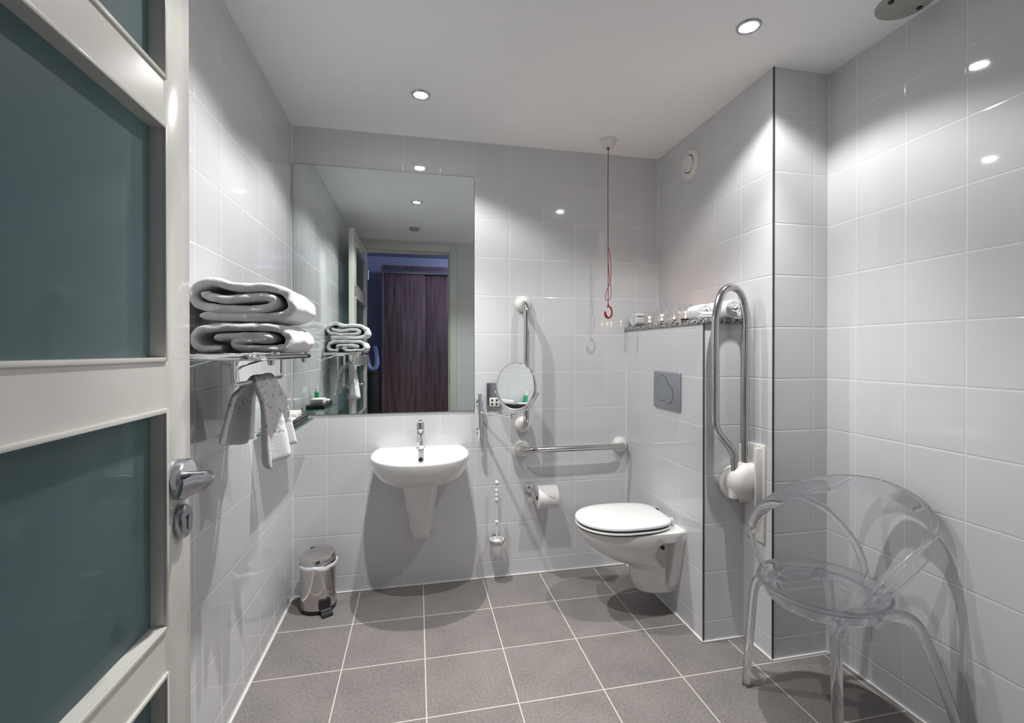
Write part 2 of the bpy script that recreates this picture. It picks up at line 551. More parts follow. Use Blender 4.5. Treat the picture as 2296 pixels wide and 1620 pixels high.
wd = thing('wardrobe', 'dark wood wardrobe with two sliding doors in the hall, seen through the wall mirror', 'wardrobe', (1.2, YH - 0.25, 0))
mb = MB()
mb.box(0.20, 0.23, YH - 0.5, YH + 0.02, 0, 2.40, 0.002)
mb.box(2.20, 2.23, YH - 0.5, YH + 0.02, 0, 2.40, 0.002)
mb.box(0.23, 2.20, YH - 0.5, YH + 0.02, 2.36, 2.40, 0.002)
mb.box(0.23, 2.20, YH - 0.5, YH - 0.48, 0, 2.36)
mb.box(0.23, 2.20, YH - 0.48, YH + 0.0, 0, 0.05)
obj('carcass', mb, m_wood, wd)
obj('top_rail', MB().box(0.23, 2.20, YH - 0.02, YH + 0.015, 2.30, 2.36, 0.003), m_satin, wd)
obj('sliding_door', MB().box(0.232, 0.74, YH - 0.045, YH - 0.02, 0.055, 2.30, 0.003), m_wood, wd)
obj('sliding_door', MB().box(0.70, 2.19, YH - 0.075, YH - 0.05, 0.055, 2.30, 0.003), m_wood, wd)

t = thing('hall_cabinet', 'narrow dark cabinet in the hall left of the wardrobe, seen in the wall mirror', 'cabinet', (0.10, -3.42, 0))
obj('cabinet_body', MB().box(0.02, 0.185, -3.60, -3.25, 0.02, 1.04, 0.004), m_black, t)
obj('cabinet_top', MB().box(0.01, 0.192, -3.60, -3.24, 1.04, 1.062, 0.004), m_black, t)
tag(obj('ornament', MB().tube([(0.04, -3.42, 1.30), (0.055, -3.42, 1.19), (0.085, -3.42, 1.10), (0.13, -3.42, 1.092), (0.16, -3.42, 1.16), (0.15, -3.42, 1.28), (0.135, -3.42, 1.37)], [0.006, 0.012, 0.022, 0.028, 0.026, 0.016, 0.006], 14, rad2=0.03), simple('pale blue glaze', (0.42, 0.5, 0.8), 0.25)), 'pale blue curved ornament standing on the dark hall cabinet, seen in the mirror', 'ornament')

# ------------------------------------------------------------------ downlights
def downlight(x, y, label, k=1.0):
    t = thing('downlight', label, 'ceiling light', (x, y, ZC), 'recessed spotlights in the ceiling')
    mb = MB()
    mb.lathe([(0.031, -0.0005), (0.042, -0.0005), (0.0425, -0.003), (0.040, -0.006), (0.034, -0.007), (0.031, -0.003)], (x, y, ZC), 40, cap0=False, cap1=False)
    obj('trim_ring', mb, m_satin, t)
    obj('bulb', MB().lathe([(0.0, -0.004), (0.029, -0.004), (0.0295, -0.002), (0.0, -0.0015)], (x, y, ZC), 32), m_bulb, t)
    for nm, size, blend, power, rad in (('core beam', 82, 1.0, SPOT_CORE, 0.016), ('wide beam', 132, 0.35, SPOT_WIDE, 0.016)):
        l = bpy.data.lights.new(nm, 'SPOT')
        l.energy = power * k; l.color = LAMP_COL; l.spot_size = radians(size); l.spot_blend = blend; l.shadow_soft_size = rad
        lo = bpy.data.objects.new(nm.replace(' ', '_'), l)
        C.objects.link(lo)
        lo.parent = t
        lo.location = (0, 0, -0.035)
downlight(0.66, -0.45, 'small round recessed ceiling spotlight shining above the washbasin, nearest the back wall')
downlight(0.64, -1.19, 'recessed ceiling spotlight seen only as a reflection inside the large wall mirror')
downlight(1.83, -1.18, 'brightest recessed ceiling spotlight, at the upper right above the toilet and chair', 0.8)

# unseen lamp added to fill the corridor with bluish light
hl = thing('hall_fill_lamp', 'unseen round flat lamp added to give the hall outside the doorway bluish light', 'ceiling light', (1.9, -3.05, 2.62))
obj('shade', MB().lathe([(0.0, -0.05), (0.10, -0.05), (0.14, -0.035), (0.15, 0.0), (0.0, 0.0)], (1.9, -3.05, 2.62), 32), emis('hall fill glow', (0.55, 0.65, 1.0), 3), hl)
l = bpy.data.lights.new('hall fill', 'POINT'); l.energy = HALL_W; l.color = (0.66, 0.72, 1.0); l.shadow_soft_size = 0.12
lo = bpy.data.objects.new('hall_fill_light', l); C.objects.link(lo); lo.parent = hl; lo.location = (0, 0, -0.2)

# ------------------------------------------------------------------ big mirror
t = thing('wall_mirror', 'large frameless rectangular mirror on the tiled wall above the washbasin', 'mirror', (0.48, -0.003, 0.96))
mb = MB().box(0.004, 0.960, -0.0055, -0.0005, 0.962, 2.288, 0.0008, 1)
obj('backing', mb, m_edge, t)
mb = MB(); mb.quad([(0.0055, -0.0058, 0.9635), (0.9585, -0.0058, 0.9635), (0.9585, -0.0058, 2.2865), (0.0055, -0.0058, 2.2865)])
obj('mirror_glass', mb, m_mirror, t, flat=True)

# ------------------------------------------------------------------ washbasin
def basin():
    t = thing('washbasin', 'white ceramic wall-hung washbasin with half pedestal below the mirror', 'washbasin', (0.66, -0.2, 0.3))
    n = 72
    cx0 = 0.66
    def outer(k, s=1.0, sy=1.0, yc=-0.17):
        a_ = 2 * pi * k / n
        c_, s_ = cos(a_), sin(a_)
        if s_ <= 0:                                   # front half: broad ellipse
            p = 2.25
            rr = (abs(c_) ** p + abs(s_) ** p) ** (-1 / p)
            x = 0.25 * rr * c_; y = yc + 0.275 * rr * s_ * sy
        else:                                        # rear: sides run in to the wall
            y = yc + min(0.17, 0.17 * s_ * 1.9)
            tt = (y - yc) / 0.17
            side = 0.25 - 0.024 * tt ** 2
            if s_ * 1.9 < 1:
                x = side * (1 if c_ > 0 else -1)
            else:
                a0 = math.asin(1 / 1.9)
                q = (a_ - a0) / (pi - 2 * a0)
                x = side * (1 - 2 * q)
        return Vector((cx0 + x * s, y, 0))
    def ring(s, z, sy=None, yc=-0.17):
        sy = s if sy is None else sy
        out = []
        for k in range(n):
            p = outer(k, s, sy, yc)
            out.append((p.x, min(p.y, -0.0005), z))
        return out
    def ell(rx, ry, z, yc=-0.245):
        return [(cx0 + rx * cos(2 * pi * k / n), yc + ry * sin(2 * pi * k / n), z) for k in range(n)]
    R = [ring(0.30, 0.618, 0.28), ring(0.52, 0.624, 0.50), ring(0.72, 0.640, 0.70), ring(0.86, 0.668, 0.85), ring(0.945, 0.705, 0.94),
         ring(0.985, 0.740, 0.985), ring(1.0, 0.760, 1.0), ring(0.998, 0.768, 0.998), ring(0.985, 0.772, 0.985), ring(0.95, 0.772, 0.955)]
    R += [ell(0.205, 0.160, 0.771), ell(0.195, 0.150, 0.766), ell(0.185, 0.140, 0.745), ell(0.165, 0.120, 0.70), ell(0.12, 0.085, 0.665), ell(0.06, 0.045, 0.652), ell(0.02, 0.015, 0.649)]
    mb = MB().rings(R, True, True)
    b_ = obj('basin_bowl', mb, m_ceramic, t, angle=60)
    # half pedestal hiding the trap
    R = []
    for z, hw, dp in ((0.268, 0.014, 0.03), (0.275, 0.040, 0.080), (0.298, 0.056, 0.120), (0.35, 0.064, 0.142), (0.43, 0.077, 0.158), (0.52, 0.093, 0.178), (0.60, 0.110, 0.198), (0.655, 0.122, 0.21)):
        R.append([(cx0 + hw * cos(-pi * k / 20), -0.0005 - (dp * abs(sin(pi * k / 20)) ** 0.85), z) for k in range(21)])
    mb = MB().rings(R, True, True)
    obj('half_pedestal', mb, m_ceramic, t, angle=60)
    obj('overflow_shade', MB().lathe([(0.0, 0.0), (0.0115, 0.0), (0.012, 0.002), (0.0, 0.0022)], (0.66, -0.116, 0.722), 24, axis=(0, -0.8, 0.35)), m_dark, t)  # dark disc paints the shade inside the overflow hole
    obj('drain', MB().lathe([(0.0, 0.0), (0.03, 0.0), (0.031, 0.003), (0.02, 0.005), (0, 0.005)], (0.66, -0.245, 0.650), 24), m_chrome, t)
basin()

t = thing('basin_tap', 'chrome single-lever mixer tap standing on the back of the washbasin', 'tap', (0.66, -0.055, 0.772))
x, y = 0.66, -0.055
obj('tap_body', MB().lathe([(0.027, 0.0), (0.027, 0.006), (0.022, 0.010), (0.0205, 0.06), (0.021, 0.088), (0.0215, 0.096), (0.0, 0.096)], (x, y, 0.772), 28), m_chrome, t)
obj('spout', MB().tube([(x, y - 0.008, 0.842), (x + 0.001, y - 0.045, 0.838), (x + 0.003, y - 0.09, 0.818), (x + 0.004, y - 0.115, 0.800)], [0.016, 0.0145, 0.013, 0.0125], 18), m_chrome, t)
mb = MB().lathe([(0.0225, 0.098), (0.0235, 0.105), (0.0235, 0.132), (0.022, 0.142), (0.0, 0.146)], (x, y, 0.772), 28)
mb.tube([(x, y - 0.004, 0.912), (x, y - 0.035, 0.920), (x, y - 0.066, 0.932)], [0.015, 0.012, 0.010], 14, rad2=[0.008, 0.005, 0.004], up=(1, 0, 0))
obj('lever', mb, m_chrome, t)

# ------------------------------------------------------------------ toilet
def toilet():
    yc = -0.500
    t = thing('toilet', 'white wall-hung toilet with closed lid on the tiled cistern box', 'toilet', (1.7, yc, 0.1))
    # body: rings by height; each ring is a plan outline from the wall round the front and back
    def plan(xf, hw, hb, dwall, nseg=56, xw=XB):
        """xf: x of the front tip, hw half width of the bowl, hb half width near the wall, dwall: length of the narrow part"""
        L = xw - xf
        pts = []
        half = nseg // 2
        for i in range(half + 1):
            s_ = i / half                      # 0 at wall, 1 at tip
            # distribute with more points at the tip
            d = L * (1 - cos(s_ * pi / 2)) if False else L * sin(s_ * pi / 2)
            ell_start = L - hw * 1.45
            if d < ell_start:
                q = min(1, max(0, (d - dwall * 0.55) / (dwall * 0.6 + 1e-6)))
                q = q * q * (3 - 2 * q)
                w_ = hb + (hw - hb) * q
            else:
                q = (d - ell_start) / (hw * 1.45)
                w_ = hw * max(0.0, 1 - q ** 2.1) ** 0.5
            pts.append((d, w_))
        out = [(xw - d, yc - w_) for d, w_ in pts]
        out += [(xw - d, yc + w_) for d, w_ in reversed(pts[:-1])]
        return out
    spec = [(0.108, 1.735, 0.055, 0.055, 0.02), (0.112, 1.715, 0.078, 0.070, 0.03), (0.125, 1.702, 0.088, 0.076, 0.04), (0.17, 1.690, 0.094, 0.078, 0.09), (0.225, 1.680, 0.100, 0.078, 0.12),
            (0.245, 1.668, 0.108, 0.078, 0.13), (0.258, 1.635, 0.124, 0.078, 0.14), (0.285, 1.570, 0.142, 0.078, 0.15), (0.32, 1.508, 0.156, 0.080, 0.15), (0.36, 1.456, 0.167, 0.082, 0.14),
            (0.385, 1.434, 0.172, 0.090, 0.12), (0.398, 1.424, 0.175, 0.160, 0.05), (0.43, 1.412, 0.179, 0.172, 0.03), (0.442, 1.412, 0.178, 0.172, 0.03), (0.446, 1.420, 0.172, 0.165, 0.03)]
    R = []
    for z, xf, hw, hb, dw in spec:
        R.append([(x_, y_, z) for x_, y_ in plan(xf, hw, hb, dw)])
    mb = MB().rings(R, True, True)
    # mounting flange against the wall, wide on top, narrow below
    R = []
    for xx, ins in ((XB - 0.0005, 0.0), (XB - 0.030, 0.0), (XB - 0.045, 0.012)):
        prof = [(-0.088, 0.145), (-0.115, 0.20), (-0.140, 0.29), (-0.160, 0.38), (-0.173, 0.425), (-0.170, 0.447), (0.170, 0.447), (0.173, 0.425), (0.160, 0.38), (0.140, 0.29), (0.115, 0.20), (0.088, 0.145), (0.06, 0.118), (-0.06, 0.118)]
        zc_, out = 0.30, []
        for dy, z in prof:
            l_ = math.hypot(dy, z - zc_)
            out.append((xx, yc + dy * (1 - ins / l_), zc_ + (z - zc_) * (1 - ins / l_)))
        R.append(out)
    mb.rings(R, True, True)
    obj('toilet_bowl', mb, m_ceramic, t, angle=50)
    # fixing bolt in the side recess
    obj('fixing_bolt', MB().lathe([(0.007, 0), (0.007, 0.045), (0.010, 0.045), (0.010, 0.055), (0, 0.055)], (XB - 0.10, yc - 0.078, 0.36), 12, axis=(0, -1, 0)), m_black, t)
    def oval(grow=0.0, xtip=1.405, back=1.852):
        out = []
        n = 64
        xm = 1.615
        for k in range(n):
            a_ = 2 * pi * k / n
            c_, s_ = cos(a_), sin(a_)
            if c_ >= 0:     # rear part
                x_ = xm + (back - xm + grow) * (abs(c_) ** 0.62)
                yw = 0.182 + grow
                y_ = yw * (abs(s_) ** 0.36) * (1 if s_ > 0 else -1)
                y_ = y_ * (1 - 0.10 * c_ ** 2)
            else:
                x_ = xm - (xm - xtip + grow) * abs(c_)
                y_ = (0.182 + grow) * (abs(s_) ** 0.94) * (1 if s_ > 0 else -1)
            out.append((x_, yc + y_))
        return out
    def slab(z0, z1, g, rnd):
        O = oval(g)
        def ins(e, z):
            return [(xx + (1.62 - xx) * e / 0.2, yy + (yc - yy) * e / 0.18, z) for xx, yy in O]
        return [ins(rnd, z0), ins(0, z0 + rnd * 0.7), ins(0, z1 - rnd), ins(rnd * 0.35, z1 - rnd * 0.3), ins(rnd * 1.2, z1)]
    obj('seat_ring', MB().rings(slab(0.4505, 0.4625, 0.0, 0.004)), m_lid, t, angle=50)
    R = slab(0.4695, 0.487, 0.001, 0.006)
    O = oval(0.001)
    for e, z in ((0.05, 0.4885), (0.12, 0.4895)):
        R.append([(xx + (1.62 - xx) * e / 0.2, yy + (yc - yy) * e / 0.18, z) for xx, yy in O])
    obj('seat_lid', MB().rings(R), m_lid, t, angle=50)
    mb = MB()  # dark slabs paint the shade in the gaps under lid and seat
    mb.rings([[(xx + (1.62 - xx) * 0.03, yy + (yc - yy) * 0.03, z) for xx, yy in oval(0)] for z in (0.462, 0.470)])
    mb.rings([[(xx + (1.62 - xx) * 0.03, yy + (yc - yy) * 0.03, z) for xx, yy in oval(0)] for z in (0.446, 0.4505)])
    obj('seat_gap_shade', mb, m_dark, t, angle=50)
    for dy in (-0.075, 0.075):
        obj('hinge', MB().lathe([(0.007, -0.02), (0.009, -0.018), (0.009, 0.018), (0.007, 0.02)], (1.862, yc + dy, 0.458), 14, axis=(0, 1, 0)), m_satin, t)
        obj('hinge_cap', MB().lathe([(0.012, 0), (0.012, 0.022), (0.009, 0.030), (0, 0.031)], (1.868, yc + dy * 1.0, 0.447), 16), m_black if dy > 0 else m_lid, t)
toilet()

t = thing('flush_plate', 'grey rectangular flush plate with a kidney-shaped button above the toilet', 'flush plate', (XB, -0.498, 1.0))
obj('plate', MB().box(XB - 0.014, XB - 0.0003, -0.626, -0.371, 1.008, 1.196, 0.005, 3), m_plate, t)
def kidney(c1, r1, c2, r2, n=60):
    pts = []
    for k in range(n):
        a_ = 2 * pi * k / n
        mid = ((c1[0] + c2[0]) / 2 * 0.45 + c1[0] * 0.55 * 0.6 + c2[0] * 0.55 * 0.4, (c1[1] + c2[1]) / 2)
        best = 0
        for (cy_, cz_), r_ in ((c1, r1), (c2, r2)):
            dx, dz = mid[0] - cy_, mid[1] - cz_
            b_ = dx * cos(a_) + dz * sin(a_)
            disc = b_ * b_ - (dx * dx + dz * dz - r_ * r_)
            if disc > 0:
                best = max(best, -b_ + disc ** 0.5)
        pts.append((mid[0] + best * cos(a_), mid[1] + best * sin(a_)))
    return pts
K = kidney((-0.462, 1.112), 0.066, (-0.527, 1.083), 0.046)
obj('flush_button', MB().rings([[(XB - 0.0135, a_, b_) for a_, b_ in K], [(XB - 0.0155, a_, b_) for a_, b_ in K]]), m_plate, t)
obj('button_gap', MB().tube([(XB - 0.0142, a_, b_) for a_, b_ in K], 0.0016, 6, smooth=1, closed=True), m_dark, t)

# ------------------------------------------------------------------ granite shelf and what stands on it
tag(obj('granite_shelf', MB().box(XB - 0.012, XC, -DB - 0.012, 0.0, 1.4245, 1.446, 0.002), m_granite), 'speckled black and white granite slab topping the tiled cistern box', 'shelf')
GZ = 1.446

def towel_roll(c, axis, r_, length, turns=2.6, th=None, squash=0.88, phase=0.0):
    """spiral-wound towel: a thick ribbon spiral extruded along a horizontal axis"""
    ax = Vector(axis).normalized()
    side = Vector((-ax.y, ax.x, 0))
    th = th or r_ / (turns + 0.6)
    n = int(turns * 26)
    inner, outer_ = [], []
    for i in range(n + 1):
        f = i / n
        a_ = phase + f * turns * 2 * pi
        rad = r_ * (0.12 + 0.80 * f)
        wv = 0.0015 * sin(5 * a_ + 1) + 0.001 * sin(11 * a_)
        inner.append((a_, max(rad - th * 0.42, 0.001))); outer_.append((a_, rad + th * 0.42 + wv))
    pts2 = inner + list(reversed(outer_))
    base = r_ * squash
    def place(a_, rad, l_, shrink=1.0):
        p = Vector(c) + ax * l_ + side * (rad * cos(a_) * shrink)
        p.z = c[2] + base + rad * sin(a_) * shrink * squash
        p.z = max(p.z, c[2] + 0.0005)
        return p
    mb = MB()
    m_ = len(inner)
    rings = []
    L = [-length / 2, -length / 2 + 0.004, 0, length / 2 - 0.004, length / 2]
    sh = [0.97, 1, 1, 1, 0.97]
    for l_, s_ in zip(L, sh):
        wob = 0.004 * sin(l_ * 40)
        rings.append([place(a_, rad + wob * 0.2, l_ + 0.0015 * sin(a_ * 3), s_) for a_, rad in pts2])
    bm = mb.bm
    rv = [[bm.verts.new(p) for p in rg] for rg in rings]
    N2 = len(pts2)
    for a_, b_ in zip(rv[:-1], rv[1:]):
        for i in range(N2):
            j = (i + 1) % N2
            bm.faces.new((a_[i], a_[j], b_[j], b_[i]))
    for rg in (rv[0], rv[-1]):
        for i in range(m_ - 1):
            bm.faces.new((rg[i], rg[i + 1], rg[N2 - 2 - i], rg[N2 - 1 - i]))
    return mb

G = 'rolled towels on the granite shelf'
tag(obj('rolled_towel', towel_roll((1.950, -0.065, GZ), (1, 0.1, 0), 0.046, 0.085, 2.4), m_towel), 'small rolled white towel at the far left end of the granite shelf', 'towel', G)
tag(obj('rolled_towel', towel_roll((2.040, -0.735, GZ), (0.04, -1, 0), 0.052, 0.17, 2.6, phase=0.8), m_towel), 'thick rolled white towel showing its spiral end behind the raised support rail', 'towel', G)
tag(obj('rolled_towel', towel_roll((1.943, -0.700, GZ), (0.05, -1, 0), 0.043, 0.095, 2.4, phase=2.0), m_towel), 'rolled white towel leaning against the thick roll on the granite shelf', 'towel', G)
tag(obj('rolled_towel', towel_roll((1.922, -0.788, GZ), (1, -0.1, 0), 0.020, 0.075, 1.8, phase=1.0), m_towel), 'smallest rolled white facecloth at the front edge of the granite shelf', 'towel', G)

def candle(x, y, r0, r1, h, label, lit=True, group='glass tealight holders'):
    t = thing('tealight_holder', label, 'candle holder', (x, y, GZ), group)
    tk = 0.0022
    prof = [(0.0, 0.0), (r0 - 0.001, 0.0), (r0, 0.001), (r1, h - 0.001), (r1 - tk / 2, h), (r1 - tk, h - 0.001), (r0 - tk, 0.007), (0.0, 0.006)]
    obj('glass_cup', MB().lathe(prof, (x, y, GZ), 28), m_glass, t)
    c_ = obj('candle_cup', MB().lathe([(0.0, 0.0), (0.0185, 0.0), (0.0188, 0.014), (0.0178, 0.014), (0.0176, 0.009), (0.0, 0.009)], (x, y, GZ + 0.0075), 24), m_alu, t)
    obj('wax', MB().lathe([(0.0, 0.0), (0.0172, 0.0), (0.0172, 0.002), (0.0, 0.0015)], (x, y, GZ + 0.0168), 20), m_wax, c_)
    if lit:
        obj('flame', MB().lathe([(0.0, 0.0), (0.0022, 0.002), (0.0034, 0.0055), (0.0026, 0.010), (0.0, 0.0165)], (x, y, GZ + 0.0195), 12), m_flame, c_)
        l = bpy.data.lights.new('candle glow', 'POINT'); l.energy = 0.13; l.color = (1, 0.55, 0.3); l.shadow_soft_size = 0.004
        lo = bpy.data.objects.new('candle_glow', l); C.objects.link(lo); lo.parent = t; lo.location = (0, 0, 0.05)
candle(1.945, -0.195, 0.024, 0.034, 0.078, 'glass tealight holder with lit candle beside the far left towel roll')
candle(1.940, -0.345, 0.026, 0.032, 0.088, 'tallest glass tealight holder with lit candle, second from the back wall')
candle(1.950, -0.455, 0.028, 0.030, 0.042, 'low dark-looking glass tealight holder between two taller ones')
candle(1.955, -0.555, 0.024, 0.037, 0.086, 'flared glass tealight holder nearest the rolled towels on the right')
tag(obj('tray', MB().box(1.905, 2.07, -0.610, -0.592, GZ, GZ + 0.014, 0.003), m_black), 'thin black strip lying on the granite shelf between candles and towels', 'tray')

# ------------------------------------------------------------------ round extract valve on upper wall
t = thing('extract_valve', 'round white extract valve high on the tiled wall above the granite shelf', 'vent', (XC, -0.366, 2.24))
c_ = (XC, -0.366, 2.318)
obj('valve_rim', MB().lathe([(0.046, 0.0003), (0.080, 0.0003), (0.080, 0.006), (0.073, 0.014), (0.058, 0.019), (0.050, 0.016), (0.047, 0.004)], c_, 44, axis=(-1, 0, 0), cap0=False, cap1=False), m_plastic, t, angle=50)
obj('valve_disc', MB().lathe([(0.0, 0.008), (0.040, 0.008), (0.044, 0.014), (0.042, 0.020), (0.0, 0.022)], c_, 40, axis=(-1, 0, 0)), m_plastic, t)
obj('valve_throat', MB().lathe([(0.0, 0.0006), (0.0465, 0.0006), (0.0465, 0.003), (0.0, 0.003)], c_, 36, axis=(-1, 0, 0)), m_dark, t)

# ceiling cover at the right
t = thing('ceiling_cover', 'round grey blanking cover with two dark screws on the ceiling at the right', 'ceiling cover', (2.27, -1.40, ZC))
obj('cover_disc', MB().lathe([(0.0, 0.0), (0.085, 0.0), (0.085, -0.004), (0.080, -0.008), (0.0, -0.009)], (2.27, -1.40, ZC), 40), m_vent, t)
for dx in (-0.06, 0.06):
    obj('screw', MB().lathe([(0.0, 0.0), (0.009, 0.0), (0.008, -0.004), (0.0, -0.004)], (2.27 + dx, -1.40, ZC - 0.0085), 12), m_black, t)
tag(obj('smoke_detector', MB().lathe([(0.0, 0.0), (0.05, 0.0), (0.05, -0.012), (0.04, -0.024), (0.0, -0.026)], (0.62, -2.02, ZC), 32), m_vent), 'small round grey fitting on the ceiling near the doorway, seen in the mirror', 'detector')

# ------------------------------------------------------------------ alarm pull cord
t = thing('alarm_pull_cord', 'red emergency pull cord with a hook handle hanging from a white ceiling switch', 'pull cord', (1.69, -0.2, ZC))
px_, py_ = 1.69, -0.20
obj('switch_housing', MB().lathe([(0.0, 0.0), (0.043, 0.0), (0.043, -0.012), (0.040, -0.013), (0.036, -0.040), (0.030, -0.048), (0.0, -0.049)], (px_, py_, ZC), 36), m_plastic, t)
mb = MB().tube([(px_, py_, ZC - 0.045), (px_ - 0.002, py_, 2.2), (px_ - 0.001, py_, 1.95), (px_, py_, 1.565)], 0.0022, 6)
mb.sphere((px_, py_, ZC - 0.055), 0.006, 1, 1, 1.5)
mb.tube([(px_ + 0.003, py_, 1.88), (px_ + 0.011, py_ - 0.002, 1.84), (px_ + 0.016, py_ - 0.003, 1.76), (px_ + 0.013, py_ - 0.002, 1.70), (px_ + 0.002, py_, 1.665), (px_ - 0.015, py_ + 0.002, 1.62), (px_ - 0.012, py_ + 0.002, 1.592), (px_, py_, 1.585), (px_ + 0.014, py_, 1.60), (px_ + 0.018, py_, 1.64), (px_ + 0.010, py_, 1.70), (px_ + 0.002, py_, 1.78), (px_ - 0.002, py_, 1.86), (px_ + 0.003, py_, 1.88)], 0.0018, 6)
obj('cord', mb, m_red, t)
pts = []
for k in range(19):
    a_ = radians(115 - k * 300 / 18)
    pts.append((px_ + 0.002 + 0.020 * cos(a_), py_, 1.520 + 0.032 * sin(a_)))
mb = MB().tube(pts, [0.0045] * 8 + [0.0055] * 6 + [0.0075] * 3 + [0.006] * 2, 10, smooth=2)
mb.tube([(px_, py_, 1.566), (px_ + 0.001, py_, 1.552)], 0.0045, 8, smooth=1)
obj('hook_handle', mb, m_red, t)

# ------------------------------------------------------------------ grab bars
def dome(c, axis):
    return MB().lathe([(0.046, 0.0003), (0.046, 0.010), (0.043, 0.022), (0.034, 0.034), (0.020, 0.042), (0.0, 0.044)], c, 36, axis=axis)
t = thing('grab_bar', 'vertical stainless grab bar with white round flanges right of the shaving mirror', 'grab bar', (1.245, 0, 0.88), 'stainless grab bars on the back wall')
for z in (1.575, 0.875):
    obj('wall_flange', dome((1.242, 0, z), (0, -1, 0)), m_plastic, t, angle=60)
obj('bar', MB().tube([(1.242, -0.02, 1.575), (1.242, -0.045, 1.575), (1.243, -0.075, 1.560), (1.244, -0.092, 1.525), (1.244, -0.094, 1.45), (1.244, -0.094, 1.20), (1.244, -0.094, 1.00), (1.244, -0.092, 0.925), (1.243, -0.075, 0.890), (1.242, -0.045, 0.875), (1.242, -0.02, 0.875)], 0.0165, 18), m_steel, t)
t = thing('grab_bar', 'horizontal stainless grab bar with white round flanges above the toilet roll', 'grab bar', (1.54, 0, 0.735), 'stainless grab bars on the back wall')
for x in (1.240, 1.845):
    obj('wall_flange', dome((x, 0, 0.735), (0, -1, 0)), m_plastic, t, angle=60)
obj('bar', MB().tube([(1.240, -0.02, 0.735), (1.240, -0.05, 0.737), (1.256, -0.080, 0.740), (1.295, -0.095, 0.742), (1.36, -0.096, 0.742), (1.70, -0.096, 0.742), (1.79, -0.095, 0.742), (1.828, -0.080, 0.740), (1.845, -0.05, 0.737), (1.845, -0.02, 0.735)], 0.0165, 18), m_steel, t)

# folding support rail
t = thing('folding_support_rail', 'stainless drop-down support rail folded upright on its white hinge beside the toilet', 'support rail', (2.03, -0.87, 0.5))
yr = -0.870
obj('rail_hoop', MB().tube([(2.005, yr, 0.735), (2.004, yr, 0.80), (1.998, yr, 0.845), (1.975, yr, 0.885), (1.935, yr, 0.930), (1.914, yr, 0.965), (1.908, yr, 1.01), (1.908, yr, 1.20), (1.906, yr, 1.40), (1.912, yr, 1.47), (1.935, yr, 1.545), (1.962, yr, 1.573), (1.990, yr, 1.578), (2.020, yr, 1.565), (2.045, yr, 1.525), (2.056, yr, 1.46), (2.058, yr, 1.35), (2.058, yr, 1.10), (2.058, yr, 0.78)], 0.0165, 18), m_steel, t)
mb = MB()
mb.box(XC - 0.012, XC - 0.0004, -0.945, -0.825, 0.475, 0.895, 0.004)
mb.box(XC - 0.045, XC - 0.010, -0.938, -0.926, 0.62, 0.885, 0.003)
mb.box(XC - 0.045, XC - 0.010, -0.838, -0.826, 0.62, 0.885, 0.003)
obj('wall_plate', mb, m_plastic, t)
mb = MB()
mb.lathe([(0.0, -0.052), (0.050, -0.052), (0.072, -0.040), (0.082, -0.020), (0.084, 0.0), (0.082, 0.020), (0.072, 0.036), (0.050, 0.046), (0.0, 0.048)], (2.058, yr, 0.728), 40, axis=(0, 1, 0))
mb.lathe([(0.026, -0.04), (0.026, 0.055), (0.020, 0.062), (0.0, 0.062)], (2.005, yr, 0.70), 24, axis=(0, 0, 1))
mb.lathe([(0.024, -0.03), (0.024, 0.075), (0.020, 0.080), (0.0, 0.080)], (2.058, yr, 0.73), 24, axis=(0, 0, 1))
obj('hinge_hub', mb, m_plastic, t, angle=50)
obj('rear_disc', MB().lathe([(0.0, -0.012), (0.070, -0.012), (0.078, -0.004), (0.078, 0.006), (0.070, 0.012), (0.0, 0.012)], (2.036, -0.832, 0.715), 40, axis=(0, 1, 0)), m_plastic, t)

# ------------------------------------------------------------------ shaver socket + shaving mirror
t = thing('shaver_socket', 'chrome shaver socket plate on the wall right of the big mirror', 'socket', (1.07, 0, 0.97))
obj('socket_plate', MB().box(1.030, 1.112, -0.012, -0.0003, 0.968, 1.120, 0.003), m_satin, t)
si = obj('socket_insert', MB().box(1.046, 1.104, -0.015, -0.011, 0.985, 1.035, 0.002), m_plastic, t)
for dx in (0.015, 0.041):
    for dz in (0.013, 0.035):
        obj('pin_slot', MB().box(1.046 + dx - 0.005, 1.046 + dx + 0.005, -0.0156, -0.0148, 0.985 + dz - 0.006, 0.985 + dz + 0.006), m_black, si, flat=True)
t = thing('shaving_mirror', 'round chrome shaving mirror on a swing arm beside the large mirror', 'mirror', (1.0, -0.03, 0.8))
mb = MB().tube([(0.988, -0.040, 0.812), (0.988, -0.040, 1.050)], 0.0105, 16, smooth=1)
for z in (0.80, 1.052):
    mb.lathe([(0.0, 0), (0.012, 0), (0.0125, 0.008), (0.0, 0.010)], (0.988, -0.040, z), 16)
for z in (0.85, 1.01):
    mb.lathe([(0.017, 0.0003), (0.017, 0.006), (0.006, 0.010), (0.006, 0.038)], (0.988, 0.0, z), 16, axis=(0, -1, 0))
obj('wall_post', mb, m_chrome, t)
arm = [(0.988, -0.045, 0.962), (1.06, -0.12, 0.955), (1.138, -0.200, 0.948)]
mb = MB().tube(arm, 0.0065, 12, smooth=3)
mb.lathe([(0.0, 0), (0.014, 0), (0.014, 0.03), (0.0, 0.03)], (0.988, -0.040, 0.948), 16)
mb.lathe([(0.0, 0), (0.009, 0), (0.009, 0.026), (0.0, 0.028)], (1.138, -0.200, 0.940), 14)
obj('swing_arm', mb, m_chrome, t)
nrm = Vector((-0.72, -0.69, 0.04)).normalized()
dc_ = Vector((1.160, -0.205, 1.113))
RD = 0.127
